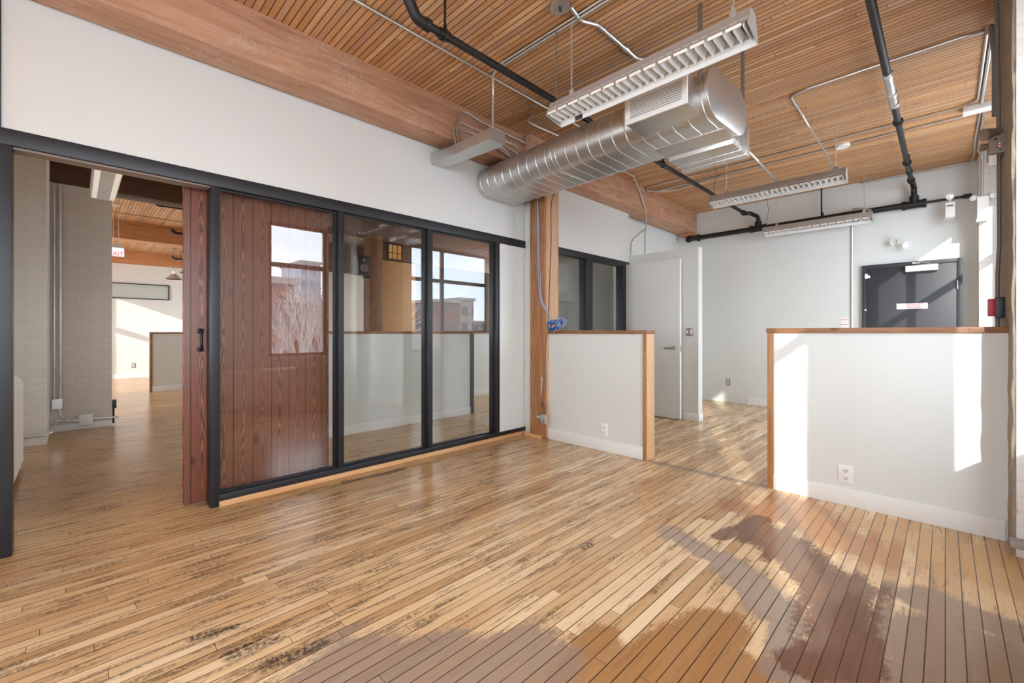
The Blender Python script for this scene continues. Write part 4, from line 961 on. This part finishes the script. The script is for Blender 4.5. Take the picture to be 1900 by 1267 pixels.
# timber post, loudspeaker and partition board seen through the glass
tag(MB().box(-7.10, -6.88, 3.50, 3.74, 0, 2.76, .01).build('timber_post', 'post_dark'), 'brown timber post with a loudspeaker, seen through the middle glass pane', 'post')
t = thing('loudspeaker', (-6.85, 3.4, 2.03), 'black loudspeaker bracketed to the post behind the middle glass pane', 'speaker')
MB().box(-6.99, -6.80, 3.265, 3.465, 2.06, 2.375, .01).build('cabinet', 'black', t)
MB().lathe([(.07, 0), (.06, .006), (.02, -.0)], (-6.80, 3.365, 2.17), (1, 0, 0)).build('woofer', 'wire', t)
MB().lathe([(.03, 0), (.02, .004)], (-6.80, 3.365, 2.30), (1, 0, 0)).build('tweeter', 'wire', t)
m = MB(); m.box(-6.94, -6.88, 3.40, 3.51, 2.02, 2.045); m.cyl((-6.90, 3.42, 2.03), (-6.90, 3.40, 2.08), .012); m.build('bracket', 'black_pipe', t)
# conduits and boxes on the brick pier
conduit([(-6.955, -.165, 2.74), (-6.955, -.165, .36)], 'left one of two conduits down the brick corner beyond the doorway', r=.011)
conduit([(-6.955, -.120, 2.74), (-6.955, -.120, .40), (-6.955, -.13, .34)], 'right one of two conduits down the brick corner beyond the doorway', r=.011)
conduit([(-6.96, -.13, .27), (-6.96, -.12, .16), (-6.96, -.04, .11), (-6.96, .04, .11)], 'bent conduit from the corner box to the white box on the brick pier', r=.010, fr=.08)
conduit([(-6.96, .125, .115), (-6.96, .36, .10)], 'short conduit right of the white box on the brick pier', r=.010, fit=[((-6.96, .28, .10), DY)])
conduit([(-6.255, -.9, .10), (-6.255, -.22, .10), (-6.255, -.17, .11), (-6.6, -.15, .13), (-6.955, -.15, .12), (-6.955, .03, .10)], 'conduit wrapping the pilaster foot near the radiator', r=.010, fr=.03, fit=[((-6.255, -.26, .10), DY)])
t = thing('electrical_box', (-6.95, -.14, .26), 'grey electrical box in the brick corner beyond the doorway', 'electrical box')
MB().box(-6.985, -6.93, -.185, -.10, .255, .365, .004).build('box_body', 'galv', t); MB().box(-6.932, -6.928, -.18, -.105, .26, .36).build('cover_plate', 'steel', t)
t = thing('electrical_box', (-6.95, .085, .055), 'white blank-covered electrical box low on the brick pier', 'electrical box')
MB().box(-6.985, -6.93, .032, .138, .055, .165, .004).build('box_body', 'galv', t); MB().box(-6.932, -6.927, .028, .142, .05, .17, .002).build('cover_plate', 'white_plastic', t)
t = thing('electrical_box', (-7.05, .33, .26), 'small dark junction box at the far edge of the brick pier', 'electrical box')
MB().box(-7.08, -7.0, .306, .345, .20, .30, .003).build('box_body', 'black', t); MB().cyl((-7.03, .32, .02), (-7.03, .32, .2), .010).build('stub_pipe', 'black_pipe', t)
# radiator by the doorway
def radiator(name, c0, n, pitch, axis, height, depth, label):
    t = thing(name, c0, label, 'radiator', 'white cast-iron radiators'); m = MB(); x, y, z = c0
    for k in range(n):
        o = k * pitch
        prof = []
        for j in range(13):
            a = math.pi * j / 12; prof.append((depth / 2 * math.cos(a), height - depth / 2 + depth / 2 * math.sin(a) * .8))
        prof = [(depth / 2, .06)] + prof + [(-depth / 2, .06)]
        if axis == 0: m.prism([(y + p[0], z + p[1]) for p in prof], 0, x + o + .004, x + o + pitch - .004)
        else: m.prism([(x + p[0], z + p[1]) for p in prof], 1, y + o + .004, y + o + pitch - .004)
    if axis == 0: m.box(x, x + n * pitch, y - depth * .35, y + depth * .35, z + .10, z + height - .06)
    else: m.box(x - depth * .35, x + depth * .35, y, y + n * pitch, z + .10, z + height - .06)
    m.build('sections', 'ivory', t)
    for o in (0, n - 1):
        f = MB()
        if axis == 0: f.box(x + o * pitch + .008, x + o * pitch + pitch - .008, y - depth * .45, y + depth * .45, z, z + .10, .006)
        else: f.box(x - depth * .45, x + depth * .45, y + o * pitch + .008, y + o * pitch + pitch - .008, z, z + .10, .006)
        f.build('foot', 'ivory', t)
    return t
radiator('radiator', (-5.33, -.42, 0), 22, .062, 0, .80, .24, 'white radiator standing just inside the doorway on the left')
radiator('radiator', (.39, 1.10, 0), 20, .062, 1, .60, .18, 'white radiator under the window wall, reflected in the first glass pane')
# exit sign
t = thing('exit_sign', (-9.0, .46, 2.26), 'illuminated exit sign hanging in the far room beyond the doorway', 'sign')
MB().prism([(.35, 2.27), (.54, 2.27), (.535, 2.40), (.50, 2.455), (.40, 2.455), (.36, 2.40)], 0, -9.06, -9.0).build('sign_body', 'white_plastic', t)
MB().box(-9.0, -8.996, .36, .53, 2.275, 2.40).build('sign_face', 'exitface', t)
text('sign_lettering', 'EXIT', .085, (-8.993, .44, 2.305), (math.pi / 2, 0, math.pi / 2), 'exitred', t)
for y in (.41, .47): MB().cyl((-9.03, y, 2.45), (-9.03, y, ZC), .005, seg=6).build('suspension', 'conduit', t)
MB().lathe([(.05, 0), (.05, .03)], (-9.03, .44, ZC - .03)).build('canopy', 'white_plastic', t)
# pendants
def pendant(x, y, z, label):
    t = thing('pendant_lamp', (x, y, z), label, 'lamp', 'cone pendants in the far room')
    MB().lathe([(.155, 0), (.157, .004), (.145, .02), (.06, .105), (.045, .125), (.043, .125), (.056, .10), (.140, .018), (.150, .0)], (x, y, z), seg=28).build('shade', 'copper', t)
    MB().lathe([(.150, .001), (.150, .008)], (x, y, z)).build('rim', 'white_plastic', t)
    MB().lathe([(.032, .12), (.034, .16), (.018, .20)], (x, y, z)).build('cap', 'ivory', t)
    MB().cyl((x, y, z + .19), (x, y, ZC - .02), .005, seg=6).build('cord', 'wire', t)
    MB().lathe([(.06, 0), (.06, .02)], (x, y, ZC - .02)).build('canopy', 'steel', t)
pendant(-12.8, 1.63, 2.35, 'cone pendant lamp fully visible beside the barn door edge, far room')
pendant(-12.0, 1.78, 2.43, 'cone pendant lamp half hidden by the barn door edge, far room')

# ------------------------------------------------------------------ outside
tag(MB().box(.75, 2.85, -15.0, -5.0, -6.0, 9.0).build('wall_sun_blocker', 'facade'), 'unseen brick block added outside, behind the camera, to hold sun off the windows', 'wall', kind='structure')  # added, out of view: keeps direct sun out of the rear openings
tag(MB().box(1.2, 160, -60, 160, -6.2, -6.0).build('ground', 'snow'), 'snowy ground far below the windows', 'ground', kind='structure')
tag(MB().box(1.2, 160, -60, -59.9, -6.0, -5.9).build('road_edge', 'stone'), 'far kerb of the snowy ground', 'kerb', kind='structure')
def building(x0, x1, y0, y1, z1, mat, label):
    t = thing('building', ((x0 + x1) / 2, (y0 + y1) / 2, -6), label, 'building')
    MB().box(x0, x1, y0, y1, -6, z1).build('facade', mat, t)
    MB().box(x0 - .3, x1 + .3, y0 - .3, y1 + .3, z1, z1 + .5).build('parapet', 'stone', t)
building(30, 44, 8.0, 12.3, 4.9, 'facade', 'taller red brick building reflected in the first glass pane')
building(30.5, 44, 12.7, 22, 3.4, 'facade', 'lower red brick building reflected behind the bare tree')
building(88, 100, 33, 37, 15.6, 'tower', 'slim grey tower reflected in the first glass pane')
building(58, 72, 45, 51, 6.6, 'facade', 'red brick block on the skyline reflected in the third pane')
building(60, 74, 52.5, 56, 7.4, 'facade2', 'tan block on the skyline reflected in the third pane')
building(66, 80, 38, 43, 5.4, 'tower', 'low grey block on the skyline reflected in the third pane')
building(78, 92, 64, 90, 3.6, 'facade2', 'long low tan block far along the skyline')
rt = random.Random(11)
def limb(m, p, d, ln, r, depth):
    q = p + d * ln; mid = p + d * ln * .5 + Vector((rt.uniform(-.1, .1), rt.uniform(-.1, .1), 0)) * ln * .3
    m.tube([p, mid, q], r, 5, r1=r * .7, caps=True)
    if depth == 0: return
    for _ in range(3):
        nd = (d + Vector((rt.uniform(-.7, .7), rt.uniform(-.7, .7), rt.uniform(-.1, .6)))).normalized()
        limb(m, p + d * ln * rt.uniform(.55, 1.0), nd, ln * rt.uniform(.6, .82), r * .62, depth - 1)
for k, (x, y, lb) in enumerate(((10.5, 5.9, 'taller bare winter tree outside the window, reflected in the first glass pane'), (15.5, 8.3, 'bare winter tree farther off, reflected low in the first glass pane'))):
    m = MB(); limb(m, Vector((x, y, -6.0)), Vector((0, .03, 1)).normalized(), 3.7, .13, 5)
    tag(m.build('bare_tree', 'bark'), lb, 'tree', 'bare trees outside')
